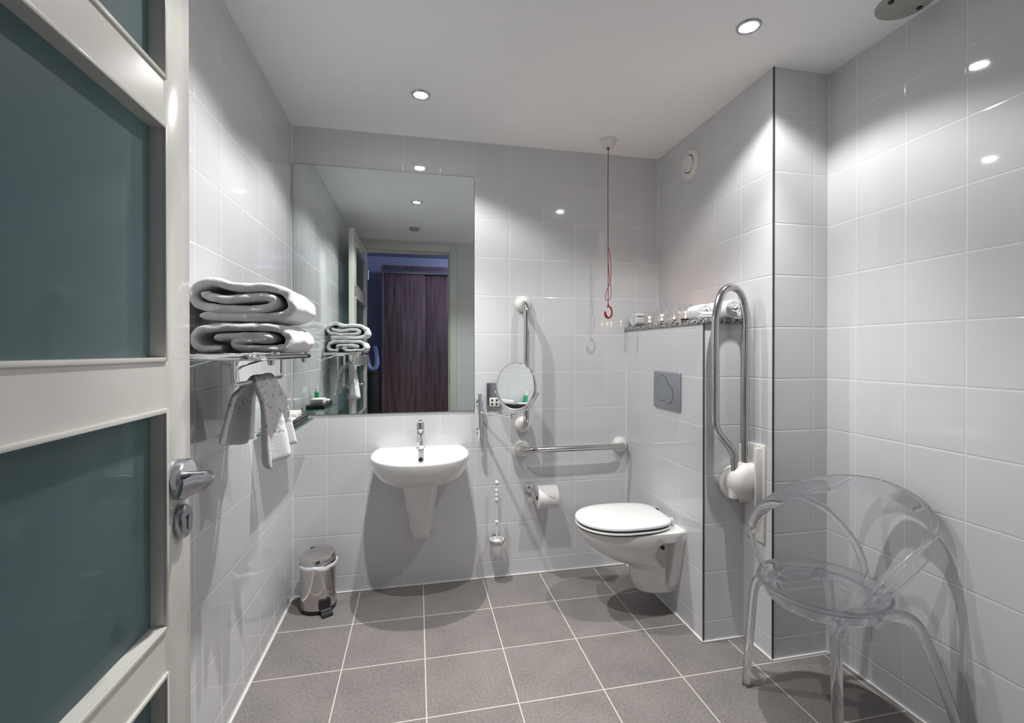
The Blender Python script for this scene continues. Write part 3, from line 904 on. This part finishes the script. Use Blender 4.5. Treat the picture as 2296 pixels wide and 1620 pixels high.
dr = obj('disc_rim', MB().lathe([(RD - 0.008, 0.008), (RD - 0.002, 0.008), (RD + 0.003, 0.003), (RD + 0.003, -0.005), (RD - 0.010, -0.012), (RD - 0.06, -0.016), (0.0, -0.017)], dc_, 64, axis=nrm, cap0=False), m_chrome, t, angle=50)
obj('disc_glass', MB().lathe([(0.0, 0.0055), (RD - 0.006, 0.0072), (RD - 0.006, 0.005), (0.0, 0.003)], dc_, 64, axis=nrm), m_mirror2, dr)
u_ = nrm.cross(Vector((0, 0, 1))).normalized(); v_ = u_.cross(nrm)
yoke = []
for k in range(13):
    a_ = radians(-15 - k * 150 / 12)
    yoke.append(dc_ - nrm * 0.004 + (u_ * cos(a_) + v_ * sin(a_)) * (RD + 0.012))
mb = MB().tube(yoke, 0.0042, 10, smooth=2)
for p in (yoke[0], yoke[-1]):
    mb.sphere(p, 0.009)
mb.tube([yoke[6], (1.138, -0.200, 0.955)], 0.005, 10, smooth=1)
obj('yoke', mb, m_chrome, t)

# ------------------------------------------------------------------ toilet roll + holder
t = thing('toilet_roll_holder', 'chrome toilet roll holder with round wall rose below the horizontal grab bar', 'toilet roll holder', (1.285, 0, 0.5))
mb = MB().lathe([(0.031, 0.0003), (0.031, 0.008), (0.026, 0.020), (0.014, 0.028), (0.0, 0.030)], (1.285, 0, 0.505), 28, axis=(0, -1, 0))
obj('wall_rose', mb, m_chrome, t, angle=60)
mb = MB().tube([(1.285, -0.02, 0.505), (1.285, -0.07, 0.498), (1.288, -0.095, 0.492), (1.305, -0.105, 0.490), (1.36, -0.105, 0.490), (1.425, -0.105, 0.490)], 0.0075, 12)
mb.sphere((1.284, -0.102, 0.494), 0.012)
obj('arm', mb, m_chrome, t)
rx0, rx1, ry, rz = 1.303, 1.415, -0.105, 0.478
t = thing('toilet_roll', 'white toilet paper roll on the chrome holder', 'toilet paper', (1.36, ry, 0.42))
obj('paper', MB().lathe([(0.0215, rx0), (0.062, rx0), (0.0635, rx0 + 0.001), (0.0635, rx1 - 0.001), (0.062, rx1), (0.0215, rx1), (0.0215, rx0)], (0, ry, rz), 56, axis=(1, 0, 0), cap0=False, cap1=False), m_paper, t)
obj('core', MB().lathe([(0.0213, rx0 + 0.001), (0.0213, rx1 - 0.001), (0.0195, rx1 - 0.001), (0.0195, rx0 + 0.001), (0.0213, rx0 + 0.001)], (0, ry, rz), 32, axis=(1, 0, 0), cap0=False, cap1=False), simple('brown card', (0.25, 0.18, 0.12), 0.8), t)
obj('paper_tail', MB().tube([(1.355, -0.1685, 0.502), (1.375, -0.169, 0.492), (1.392, -0.1693, 0.482)], 0.0009, 5, rad2=0.0004), simple('paper fold line', (0.35, 0.3, 0.25), 0.8, 0), t)

# ------------------------------------------------------------------ toilet brush
t = thing('toilet_brush_set', 'white toilet brush in a frosted glass cup with chrome ring, between basin and toilet', 'toilet brush', (1.08, -0.07, 0.16))
bx, by = 1.079, -0.068
obj('cup', MB().lathe([(0.0, 0.0), (0.030, 0.0), (0.034, 0.006), (0.040, 0.085), (0.0405, 0.088), (0.037, 0.088), (0.032, 0.012), (0.0, 0.008)], (bx, by, 0.158), 32), m_frostcup, t)
mb = MB().tube([(bx + 0.0445 * cos(2 * pi * k / 28), by + 0.0445 * sin(2 * pi * k / 28), 0.240) for k in range(28)], 0.0045, 8, smooth=1, closed=True)
mb.tube([(bx, by + 0.044, 0.240), (bx, -0.01, 0.240)], 0.006, 10, smooth=1)
mb.lathe([(0.018, 0.0003), (0.018, 0.006), (0.012, 0.012), (0.0, 0.012)], (bx, 0, 0.240), 20, axis=(0, -1, 0))
obj('holder_ring', mb, m_chrome, t)
prof = [(0.0, 0.0), (0.0045, 0.0), (0.0045, 0.082), (0.011, 0.086), (0.011, 0.092), (0.0048, 0.096), (0.0045, 0.190), (0.006, 0.200)]
z = 0.200
for rr in (0.0115, 0.0105, 0.0100):
    for k in range(1, 8):
        a_ = pi * k / 8
        prof.append((0.0055 + (rr - 0.0055) * sin(a_), z + rr * 1.15 * (1 - cos(a_)) ))
    z += rr * 2.3
prof += [(0.006, z), (0.0065, z + 0.022)]
z += 0.022
for k in range(0, 8):
    a_ = pi * k / 8
    prof.append((max(0.006 if k == 0 else 0.0115 * sin(a_), 0.003), z + 0.0125 * (1 - cos(a_))))
prof.append((0.0, z + 0.025))
obj('brush_handle', MB().lathe(prof, (bx, by, 0.255), 18), m_plastic, t, angle=50)
mb = MB()
mb.lathe([(0.0, 0.0), (0.020, 0.004), (0.026, 0.02), (0.026, 0.055), (0.018, 0.070), (0.005, 0.075), (0.0, 0.09)], (bx, by, 0.170), 20)
obj('brush_head', mb, m_plastic, t)

# ------------------------------------------------------------------ pedal bin
def bin_():
    bx, by, R0 = 0.150, -0.125, 0.086
    t = thing('pedal_bin', 'shiny steel pedal bin with white liner in the corner left of the washbasin', 'bin', (bx, by, 0))
    obj('base', MB().lathe([(0.0, 0.0), (R0 - 0.002, 0.0), (R0 + 0.001, 0.006), (R0 + 0.001, 0.018), (0.0, 0.018)], (bx, by, 0), 48), m_black, t)
    obj('bin_body', MB().lathe([(R0 - 0.002, 0.018), (R0, 0.022), (R0, 0.225), (R0 - 0.003, 0.228), (R0 - 0.004, 0.03)], (bx, by, 0), 64, cap0=False, cap1=False), m_binsteel, t)
    tilt = Matrix.Translation((bx, by, 0.247)) @ Matrix.Rotation(radians(6), 4, Vector((0.8, -0.3, 0))) @ Matrix.Rotation(radians(-3.5), 4, 'Y') @ Matrix.Translation((-bx, -by, -0.247))
    def tl(mb):
        bmesh.ops.transform(mb.bm, matrix=tilt, verts=mb.bm.verts[:]); return mb
    # liner hanging over the rim, crumpled
    n = 64
    R = []
    for r_, z in ((R0 - 0.004, 0.235), (R0 + 0.002, 0.238), (R0 + 0.005, 0.233), (R0 + 0.004, 0.224), (R0 + 0.002, 0.221)):
        ring = []
        for k in range(n):
            a_ = 2 * pi * k / n
            wv = 0.004 * sin(3 * a_ + 1) + 0.003 * sin(7 * a_) + 0.0015 * sin(15 * a_)
            drop = (wv * 1.2 - 0.004) if z < 0.235 else wv * 0.3
            ring.append((bx + (r_ + abs(wv) * 0.3) * cos(a_), by + (r_ + abs(wv) * 0.3) * sin(a_), z + drop))
        R.append(ring)
    obj('liner', MB().rings(R, False, False), m_bag, t, angle=80)
    obj('lid', tl(MB().lathe([(R0 - 0.003, 0.240), (R0 + 0.001, 0.241), (R0 + 0.001, 0.262), (R0 - 0.004, 0.272), (R0 - 0.018, 0.278), (0.0, 0.283)], (bx, by, 0), 64)), m_binsteel, t)
    obj('lid_hinge', MB().box(bx - 0.055, bx - 0.02, by + 0.076, by + 0.094, 0.236, 0.274, 0.004), m_black, t)
    d = Vector((0.50, -0.86, 0)).normalized(); s_ = Vector((-d.y, d.x, 0))
    c0 = Vector((bx, by, 0)) + d * (R0 - 0.004)
    def bx8(a0, a1, h0, h1, w0, w1):
        P = []
        for dd, ww, zz in ((a0, w0, h0), (a1, w1, h0), (a1, w1, h1), (a0, w0, h1)):
            P.append((dd, ww, zz))
        return [[c0 + d * p[0] + s_ * (sg * p[1]) + Vector((0, 0, p[2])) for p in P] for sg in (-1, 1)]
    obj('pedal_housing', MB().rings(bx8(-0.01, 0.012, 0.030, 0.068, 0.030, 0.027)), m_black, t)
    R = [[c0 + d * a_ + s_ * (sg * w__) + Vector((0, 0, z)) for a_, w__, z in ((0.0, 0.024, 0.034), (0.045, 0.026, 0.014), (0.050, 0.026, 0.004), (0.030, 0.024, 0.004), (0.0, 0.024, 0.020))] for sg in (-1, 1)]
    pd = obj('pedal', MB().rings(R), m_black, t)
    obj('pedal_edge', MB().tube([c0 + d * 0.026 + s_ * -0.024 + Vector((0, 0, 0.027)), c0 + d * 0.026 + s_ * 0.024 + Vector((0, 0, 0.027))], 0.0022, 8, smooth=1), m_satin, pd)
bin_()

# ------------------------------------------------------------------ towel rack with folded towels
RZ = 1.283
t = thing('towel_rack', 'chrome and glass towel rack on the left wall with a hanging bar below', 'towel rack', (0.12, -1.08, RZ))
mb = MB()
mb.tube([(0.004, -0.80, RZ), (0.10, -0.80, RZ), (0.20, -0.795, RZ), (0.238, -0.802, RZ), (0.252, -0.84, RZ), (0.252, -1.0, RZ), (0.252, -1.30, RZ), (0.252, -1.37, RZ), (0.238, -1.415, RZ), (0.20, -1.42, RZ), (0.10, -1.42, RZ), (0.004, -1.42, RZ)], 0.0085, 14)
obj('frame_tube', mb, m_chrome, t)
for y in (-0.80, -1.42):
    obj('wall_rose', MB().lathe([(0.026, 0.0003), (0.026, 0.006), (0.018, 0.011), (0.009, 0.013)], (0, y, RZ), 28, axis=(1, 0, 0)), m_chrome, t)
obj('shelf_glass', MB().box(0.012, 0.243, -1.410, -0.812, RZ - 0.004, RZ + 0.004, 0.001), m_rackglass, t)
for y in (-0.83, -1.23):
    mb = MB()
    mb.lathe([(0.0, 0.0), (0.013, 0.0), (0.013, 0.010), (0.009, 0.013), (0.0, 0.013)], (0.245, y, RZ + 0.003), 16)
    mb.lathe([(0.0, 0.0), (0.011, 0.0), (0.008, -0.016), (0.0, -0.018)], (0.235, y, RZ - 0.007), 16)
    obj('glass_clip', mb, m_chrome, t)
hb = [(0.15, -0.790, RZ - 0.006), (0.15, -0.790, 1.235), (0.15, -0.793, 1.214), (0.15, -0.812, 1.206), (0.15, -0.90, 1.206), (0.15, -1.15, 1.206), (0.15, -1.243, 1.206), (0.15, -1.265, 1.213), (0.15, -1.269, 1.235), (0.15, -1.270, RZ - 0.006)]
obj('hanging_bar', MB().tube(hb, 0.0065, 14), m_chrome, t)
for y in (-0.79, -1.27):
    mb = MB().tube([(0.004, y, 1.235), (0.03, y, 1.25), (0.10, y, 1.272), (0.15, y, 1.276)], 0.0045, 8)
    obj('strut', mb, m_chrome, t)

def ribbon(path, th, y0, y1, sub=8, ny=26, seed=0):
    """thick folded cloth: path in (x,z), extruded along y with slight irregularity"""
    pts = [Vector((p[0], 0, p[1])) for p in path]
    P = []
    m_ = len(pts)
    for i in range(m_ - 1):
        a, b_, c, d = pts[max(i - 1, 0)], pts[i], pts[i + 1], pts[min(i + 2, m_ - 1)]
        for k in range(sub):
            q = k / sub
            P.append(0.5 * ((2 * b_) + (c - a) * q + (2 * a - 5 * b_ + 4 * c - d) * q * q + (3 * b_ - a - 3 * c + d) * q ** 3))
    P.append(pts[-1])
    m_ = len(P)
    def loop_at(fac):
        left, right = [], []
        for i in range(m_):
            tg = (P[min(i + 1, m_ - 1)] - P[max(i - 1, 0)]).normalized()
            nn = Vector((-tg.z, 0, tg.x))
            e = fac
            if i < 2 or i > m_ - 3:
                e *= 0.55 if i in (0, m_ - 1) else 0.9
            left.append(P[i] + nn * th / 2 * e); right.append(P[i] - nn * th / 2 * e)
        return left + list(reversed(right))
    rings = []
    d = 1 if y1 > y0 else -1
    ys = [(y0 - d * 0.004, 0.35), (y0 - d * 0.0015, 0.72), (y0 + d * 0.003, 0.94)] + [(y0 + (y1 - y0) * j / ny, 1.0) for j in range(1, ny)] + [(y1 - d * 0.003, 0.94), (y1 + d * 0.0015, 0.72), (y1 + d * 0.004, 0.35)]
    for y, fac in ys:
        loop = loop_at(fac)
        ring = []
        for q in loop:
            nz = noise.noise(Vector((q.x * 22 + seed, y * 14, q.z * 22)))
            nz2 = noise.noise(Vector((q.x * 90 + seed, y * 80, q.z * 90)))
            off = Vector((nz * 0.004 + nz2 * 0.0014, noise.noise(Vector((q.x * 30, seed, q.z * 45))) * 0.008, nz * 0.003 + nz2 * 0.0014))
            ring.append(q + Vector((0, y, 0)) + off)
        rings.append(ring)
    mb = MB()
    bm = mb.bm
    rv = [[bm.verts.new(p) for p in rg] for rg in rings]
    L = len(loop)
    for a, b_ in zip(rv[:-1], rv[1:]):
        for i in range(L):
            j = (i + 1) % L
            bm.faces.new((a[i], a[j], b_[j], b_[i]))
    for rg in (rv[0], rv[-1]):
        for i in range(m_ - 1):
            bm.faces.new((rg[i], rg[i + 1], rg[L - 2 - i], rg[L - 1 - i]))
    return mb
TZ = RZ + 0.011
def sc_(path, x0, wx, z0, hz):
    return [(x0 + p[0] * wx, z0 + p[1] * hz) for p in path]
low = [(0.80, 0.64), (0.90, 0.50), (0.84, 0.30), (0.66, 0.14), (0.40, 0.13), (0.12, 0.14), (0.03, 0.30), (0.10, 0.52), (0.35, 0.60), (0.62, 0.58)]
low_path = [(0.30, 0.14), (0.12, 0.15), (0.045, 0.42), (0.11, 0.76), (0.35, 0.86), (0.62, 0.86), (0.85, 0.82), (0.955, 0.50), (0.90, 0.16), (0.72, 0.15), (0.50, 0.16), (0.42, 0.34), (0.60, 0.46), (0.76, 0.46), (0.72, 0.56), (0.50, 0.55), (0.24, 0.50)]
tag(obj('folded_towel', ribbon(sc_(low_path, 0.012, 0.275, TZ, 0.088), 0.023, -1.195, -0.905, seed=3), m_towel, angle=70), 'folded white bath towel directly on the rack, lower of the two', 'towel', 'folded towels on the rack')
top_path = [(0.10, 0.10), (0.45, 0.085), (0.80, 0.10), (0.955, 0.24), (0.975, 0.50), (0.88, 0.74), (0.70, 0.82), (0.45, 0.80), (0.22, 0.92), (0.07, 0.80), (0.02, 0.56), (0.10, 0.34), (0.35, 0.27), (0.66, 0.28), (0.80, 0.40), (0.76, 0.56), (0.60, 0.57), (0.35, 0.50), (0.17, 0.56), (0.15, 0.68)]
tag(obj('folded_towel', ribbon(sc_(top_path, 0.012, 0.275, TZ + 0.095, 0.120), 0.0245, -1.190, -0.915, seed=9), m_towel, angle=70), 'folded white bath towel on top of the stack on the rack', 'towel', 'folded towels on the rack')

# hand towel over the hanging bar
def hang_towel():
    t = thing('hand_towel', 'white patterned hand towel draped over the bar under the towel rack', 'towel', (0.15, -1.0, 1.22))
    nu, nv = 40, 60
    def sheet(s_, v):
        # v along the cloth (0 = lower end by the wall, 1 = lower end on the room side), s_ across -1..1
        k = v * 2 - 1
        if k < 0:                                  # wall side
            q = -k
            qq = max(0.0, (q - 0.06) / 0.94)
            z = 1.216 - 0.215 * qq
            yc = -1.005 - 0.030 * qq
            hw = 0.085 + 0.085 * qq ** 0.9
            x = 0.150 - 0.050 * min(1, q * 3) - 0.018 * qq
            fold = 0.010 * sin(s_ * 5.0 + 0.8) * (0.35 + qq)
            x += fold; z += -0.02 * s_ * qq + 0.010 * abs(s_) * qq
        else:
            q = k
            qq = max(0.0, (q - 0.06) / 0.94)
            z = 1.216 - 0.262 * qq
            yc = -1.03 + 0.035 * qq
            hw = 0.088 + 0.022 * qq
            x = 0.150 + 0.030 * min(1, q * 3) + 0.020 * qq
            fold = 0.026 * (cos(s_ * 5.2 + 0.5)) * (0.3 + 0.7 * qq)
            x += fold
            z += 0.020 * s_ * qq
        if abs(k) < 0.06:
            z = 1.216 + 0.006 * (1 - (k / 0.06) ** 2)
        return Vector((x, yc + hw * s_, z))
    G_ = [[sheet(-1 + 2 * i / nu, j / nv) for i in range(nu + 1)] for j in range(nv + 1)]
    # smooth the fold over the bar
    for it in range(3):
        for j in range(1, nv):
            for i in range(nu + 1):
                G_[j][i] = G_[j][i] * 0.5 + (G_[j - 1][i] + G_[j + 1][i]) * 0.25
    def norm(j, i):
        a = G_[min(j + 1, nv)][i] - G_[max(j - 1, 0)][i]
        b_ = G_[j][min(i + 1, nu)] - G_[j][max(i - 1, 0)]
        return a.cross(b_).normalized()
    def build(j0, j1, th):
        mb = MB(); bm = mb.bm
        A, B = [], []
        for j in range(j0, j1 + 1):
            ra, rb = [], []
            for i in range(nu + 1):
                nn = norm(j, i)
                e = 0.5 if i in (0, nu) or j in (0, nv) else 1
                ra.append(bm.verts.new(G_[j][i] + nn * th * e)); rb.append(bm.verts.new(G_[j][i] - nn * th * e))
            A.append(ra); B.append(rb)
        for q in range(len(A) - 1):
            for i in range(nu):
                bm.faces.new((A[q][i], A[q][i + 1], A[q + 1][i + 1], A[q + 1][i]))
                bm.faces.new((B[q][i], B[q + 1][i], B[q + 1][i + 1], B[q][i + 1]))
            bm.faces.new((A[q][0], A[q + 1][0], B[q + 1][0], B[q][0]))
            bm.faces.new((A[q][nu], B[q][nu], B[q + 1][nu], A[q + 1][nu]))
        for q in (0, len(A) - 1):
            for i in range(nu):
                bm.faces.new((A[q][i], B[q][i], B[q][i + 1], A[q][i + 1]))
        return mb
    obj('towel_body', build(10, 51, 0.0075), m_waffle, t, angle=80)
    obj('plain_border', build(0, 10, 0.0068), m_towel, t, angle=80)
    obj('plain_border', build(51, nv, 0.0085), m_towel, t, angle=80)
hang_towel()

# ------------------------------------------------------------------ corner glass shelf with toiletries
SZ = 0.962
t = thing('corner_glass_shelf', 'small clear glass shelf on the left wall next to the big mirror', 'shelf', (0.06, -0.38, SZ))
obj('shelf_glass', MB().box(0.010, 0.135, -0.620, -0.150, SZ - 0.004, SZ + 0.004, 0.001), m_shelfglass, t)
for y in (-0.21, -0.55):
    obj('shelf_clip', MB().lathe([(0.018, 0.0003), (0.018, 0.005), (0.010, 0.009), (0.010, 0.022), (0.0, 0.024)], (0, y, SZ), 20, axis=(1, 0, 0)), m_chrome, t)
tag(obj('amenity_tray', MB().box(0.022, 0.122, -0.49, -0.21, SZ + 0.0045, SZ + 0.030, 0.004), m_black), 'black rectangular toiletries tray on the small glass shelf', 'tray')
tz = SZ + 0.0305
tag(obj('soap_box', MB().box(0.035, 0.105, -0.375, -0.270, tz, tz + 0.028, 0.002), m_soap), 'white soap carton lying on the black toiletries tray', 'soap box')
tag(obj('soap_packet', MB().box(0.055, 0.110, -0.470, -0.400, tz, tz + 0.012, 0.004), m_paper), 'flat white soap packet lying beside the carton on the black tray', 'soap packet')
def bottle(x, y, m, label, h=0.055):
    t = thing('toiletry_bottle', label, 'bottle', (x, y, tz))
    obj('bottle_body', MB().lathe([(0.0, 0.0), (0.012, 0.0), (0.0135, 0.003), (0.0135, h), (0.008, h + 0.006), (0.0, h + 0.006)], (x, y, tz), 20), m, t)
    obj('cap', MB().lathe([(0.0, 0.0), (0.0105, 0.0), (0.010, 0.024), (0.0, 0.025)], (x, y, tz + h + 0.006), 18), m_plastic, t)
bottle(0.035, -0.455, m_greenb, 'green toiletry bottle with white cap, seen reflected in the mirror')

# ------------------------------------------------------------------ the open door
def door():
    x0, x1 = 0.088, 0.130           # faces of the leaf
    ye, yh = -1.474, -2.535         # free edge, hinge edge
    z0, z1 = 0.012, 2.33
    stile = 0.118
    holes = [(0.155, 0.620), (0.728, 1.170), (1.286, 1.760), (1.872, 2.205)]
    d = thing('door_1', 'open cream bathroom door with frosted teal glass panels filling the left foreground', 'door', (0.11, yh, z0))
    d['kind'] = 'structure'
    mb = MB()
    mb.box(x0, x1, ye - stile, ye, z0, z1, 0.003)
    mb.box(x0, x1, yh, yh + stile, z0, z1, 0.003)
    zs = [z0] + [v for h in holes for v in h] + [z1]
    for i in range(0, len(zs), 2):
        mb.box(x0 + 0.0002, x1 - 0.0002, yh + stile - 0.002, ye - stile + 0.002, zs[i], zs[i + 1], 0.0)
    obj('door_frame', mb, m_cream, d)
    ya, yb = yh + stile, ye - stile
    for (za, zb_) in holes:
        g = obj('glass_pane', MB().box(0.098, 0.104, ya - 0.002, yb + 0.002, za - 0.002, zb_ + 0.002), m_frost, d, flat=True)
        # glazing bead: raised lip round the opening on each face
        mb = MB()
        w_ = 0.009
        for xa, xb in ((x1 - 0.002, x1 + 0.005), (x0 - 0.005, x0 + 0.002)):
            mb.box(xa, xb, ya - w_, ya, za - w_, zb_ + w_, 0.002)
            mb.box(xa, xb, yb, yb + w_, za - w_, zb_ + w_, 0.002)
            mb.box(xa, xb, ya, yb, za - w_, za, 0.002)
            mb.box(xa, xb, ya, yb, zb_, zb_ + w_, 0.002)
        obj('glazing_bead', mb, m_cream, d)
    # lever handle
    hy, hz = -1.530, 1.018
    for sgn, xf in ((1, x1), (-1, x0)):
        ax = (sgn, 0, 0)
        h = obj('door_handle', MB().lathe([(0.0, 0.0003), (0.043, 0.0003), (0.044, 0.004), (0.044, 0.016), (0.041, 0.019), (0.0, 0.019)], (xf, hy, hz), 48, axis=ax), m_satin, d)
        if sgn > 0:
            P = [(xf + 0.015, hy, hz + 0.004), (xf + 0.040, hy, hz + 0.004), (xf + 0.058, hy - 0.002, hz + 0.003), (xf + 0.067, hy - 0.018, hz), (xf + 0.064, hy - 0.050, hz + 0.001), (xf + 0.056, hy - 0.082, hz + 0.003), (xf + 0.050, hy - 0.110, hz + 0.004)]
            mb = MB().tube(P, [0.0115, 0.0115, 0.013, 0.0155, 0.019, 0.0225, 0.019], 18, rad2=[0.0115, 0.0110, 0.0105, 0.0085, 0.0065, 0.005, 0.004], up=(0.25, 0.1, 1))
        else:
            P = [(xf - 0.015, hy, hz), (xf - 0.040, hy, hz), (xf - 0.052, hy - 0.02, hz), (xf - 0.054, hy - 0.06, hz - 0.005), (xf - 0.050, hy - 0.115, hz - 0.015)]
            mb = MB().tube(P, [0.011, 0.011, 0.012, 0.014, 0.015], 14, rad2=[0.011, 0.010, 0.008, 0.006, 0.005], up=(0, 0, 1))
        obj('lever', mb, m_satin, h, angle=60)
        # key escutcheon
        kz = 0.925
        ring = []
        esc = [(0.026, 0.0003, 1), (0.0275, 0.003, 1), (0.0275, 0.013, 1), (0.025, 0.017, 1)]
        R = [[(xf + sgn * h_, hy + r_ * cos(2 * pi * k / 36), kz + r_ * 1.35 * sin(2 * pi * k / 36)) for k in range(36)] for r_, h_, _ in esc]
        e_ = obj('key_escutcheon', MB().rings(R), m_satin, d)
        mb = MB()
        mb.lathe([(0.0, 0.0165), (0.0055, 0.0165), (0.0055, 0.0178), (0.0, 0.0178)], (xf, hy, kz + 0.009), 16, axis=ax)
        mb.box(min(xf + sgn * 0.0165, xf + sgn * 0.0178), max(xf + sgn * 0.0165, xf + sgn * 0.0178), hy - 0.0022, hy + 0.0022, kz - 0.018, kz + 0.008)
        obj('keyhole', mb, m_black, e_)
    obj('latch_plate', MB().box(0.099, 0.119, ye, ye + 0.0015, 0.90, 1.10), m_satin, d)
    for z in (0.25, 1.20, 2.10):
        obj('hinge', MB().lathe([(0.0, -0.05), (0.007, -0.05), (0.007, 0.05), (0.0, 0.05)], (0.139, yh - 0.004, z), 14), m_satin, d)
door()

# ------------------------------------------------------------------ clear chair
def chair():
    t = thing('clear_plastic_chair', 'transparent clear plastic chair with looped backrest in the right corner', 'chair', (2.08, -1.32, 0))
    sc = Vector((2.045, -1.290, 0.455))
    R_ = 0.205
    n = 72
    def ring(r_, z, sq=0.0):
        return [(sc.x + r_ * cos(2 * pi * k / n), sc.y + r_ * sin(2 * pi * k / n), z) for k in range(n)]
    prof = [(0.010, 0.438), (0.10, 0.440), (0.16, 0.447), (0.195, 0.457), (0.206, 0.466), (0.209, 0.473), (0.206, 0.479), (0.199, 0.480), (0.192, 0.474), (0.155, 0.460), (0.10, 0.453), (0.010, 0.451)]
    obj('seat', MB().rings([ring(r_, z) for r_, z in prof]), m_clear, t, angle=60)
    # under-seat apron ring that takes the legs
    prof = [(0.176, 0.452), (0.180, 0.425), (0.172, 0.418), (0.160, 0.424), (0.158, 0.450)]
    obj('apron', MB().rings([ring(r_, z) for r_, z in prof], False, False), m_clear, t, angle=60)
    # legs: each arches out from under the seat and runs down to the floor
    L1 = [(2.010, -1.190, 0.428), (1.955, -1.130, 0.430), (1.930, -1.107, 0.410), (1.919, -1.098, 0.36), (1.905, -1.096, 0.20), (1.889, -1.095, 0.0)]
    L2 = [(2.060, -1.420, 0.424), (1.995, -1.440, 0.430), (1.948, -1.455, 0.415), (1.930, -1.465, 0.365), (1.917, -1.480, 0.20), (1.904, -1.500, 0.0)]
    L3 = [(2.095, -1.420, 0.424), (2.170, -1.455, 0.435), (2.222, -1.475, 0.415), (2.252, -1.492, 0.350), (2.288, -1.530, 0.19), (2.318, -1.575, 0.0)]
    L4 = [(2.120, -1.170, 0.424), (2.175, -1.150, 0.430), (2.210, -1.140, 0.410), (2.226, -1.142, 0.36), (2.234, -1.152, 0.20), (2.240, -1.165, 0.0)]
    for L in (L1, L2, L3, L4):
        obj('leg', MB().tube(L, [0.017, 0.020, 0.0195, 0.018, 0.0165, 0.014], 16, rad2=[0.012, 0.015, 0.017, 0.017, 0.016, 0.014], up=(0.3, 0.3, 1)), m_clear, t, angle=60)
    # backrest hoop, one continuous band
    H = [(1.936, -1.145, 0.474), (1.942, -1.095, 0.505), (1.946, -1.062, 0.555), (1.950, -1.056, 0.615), (1.981, -1.092, 0.695), (2.091, -1.133, 0.765), (2.240, -1.182, 0.792), (2.322, -1.284, 0.792), (2.333, -1.398, 0.765), (2.328, -1.450, 0.718), (2.299, -1.469, 0.665), (2.232, -1.456, 0.575), (2.150, -1.448, 0.505), (2.085, -1.435, 0.455)]
    rr = [0.014, 0.016, 0.016, 0.018, 0.024, 0.031, 0.033, 0.033, 0.031, 0.028, 0.025, 0.022, 0.020, 0.018]
    r2 = [0.008, 0.008, 0.009, 0.009, 0.010, 0.010, 0.010, 0.010, 0.011, 0.012, 0.012, 0.011, 0.010, 0.010]
    obj('backrest_hoop', MB().tube(H, rr, 18, smooth=8, rad2=r2, up=(0, 0, 1)), m_clear, t, angle=60)
    # inner stays rising from the back of the seat
    S1 = [(2.170, -1.330, 0.470), (2.186, -1.330, 0.520), (2.178, -1.322, 0.575), (2.156, -1.300, 0.640), (2.125, -1.240, 0.710), (2.085, -1.175, 0.742), (2.045, -1.135, 0.745)]
    obj('backrest_stay', MB().tube(S1, [0.016, 0.014, 0.013, 0.012, 0.012, 0.012, 0.010], 14, smooth=8, rad2=0.008, up=(0.3, -0.3, 1)), m_clear, t, angle=60)
    S2 = [(2.165, -1.365, 0.468), (2.195, -1.380, 0.510), (2.228, -1.410, 0.575), (2.258, -1.440, 0.635), (2.285, -1.460, 0.680)]
    obj('backrest_stay', MB().tube(S2, [0.016, 0.015, 0.014, 0.013, 0.012], 14, smooth=8, rad2=0.008, up=(0.5, 0.5, 0.2)), m_clear, t, angle=60)
chair()
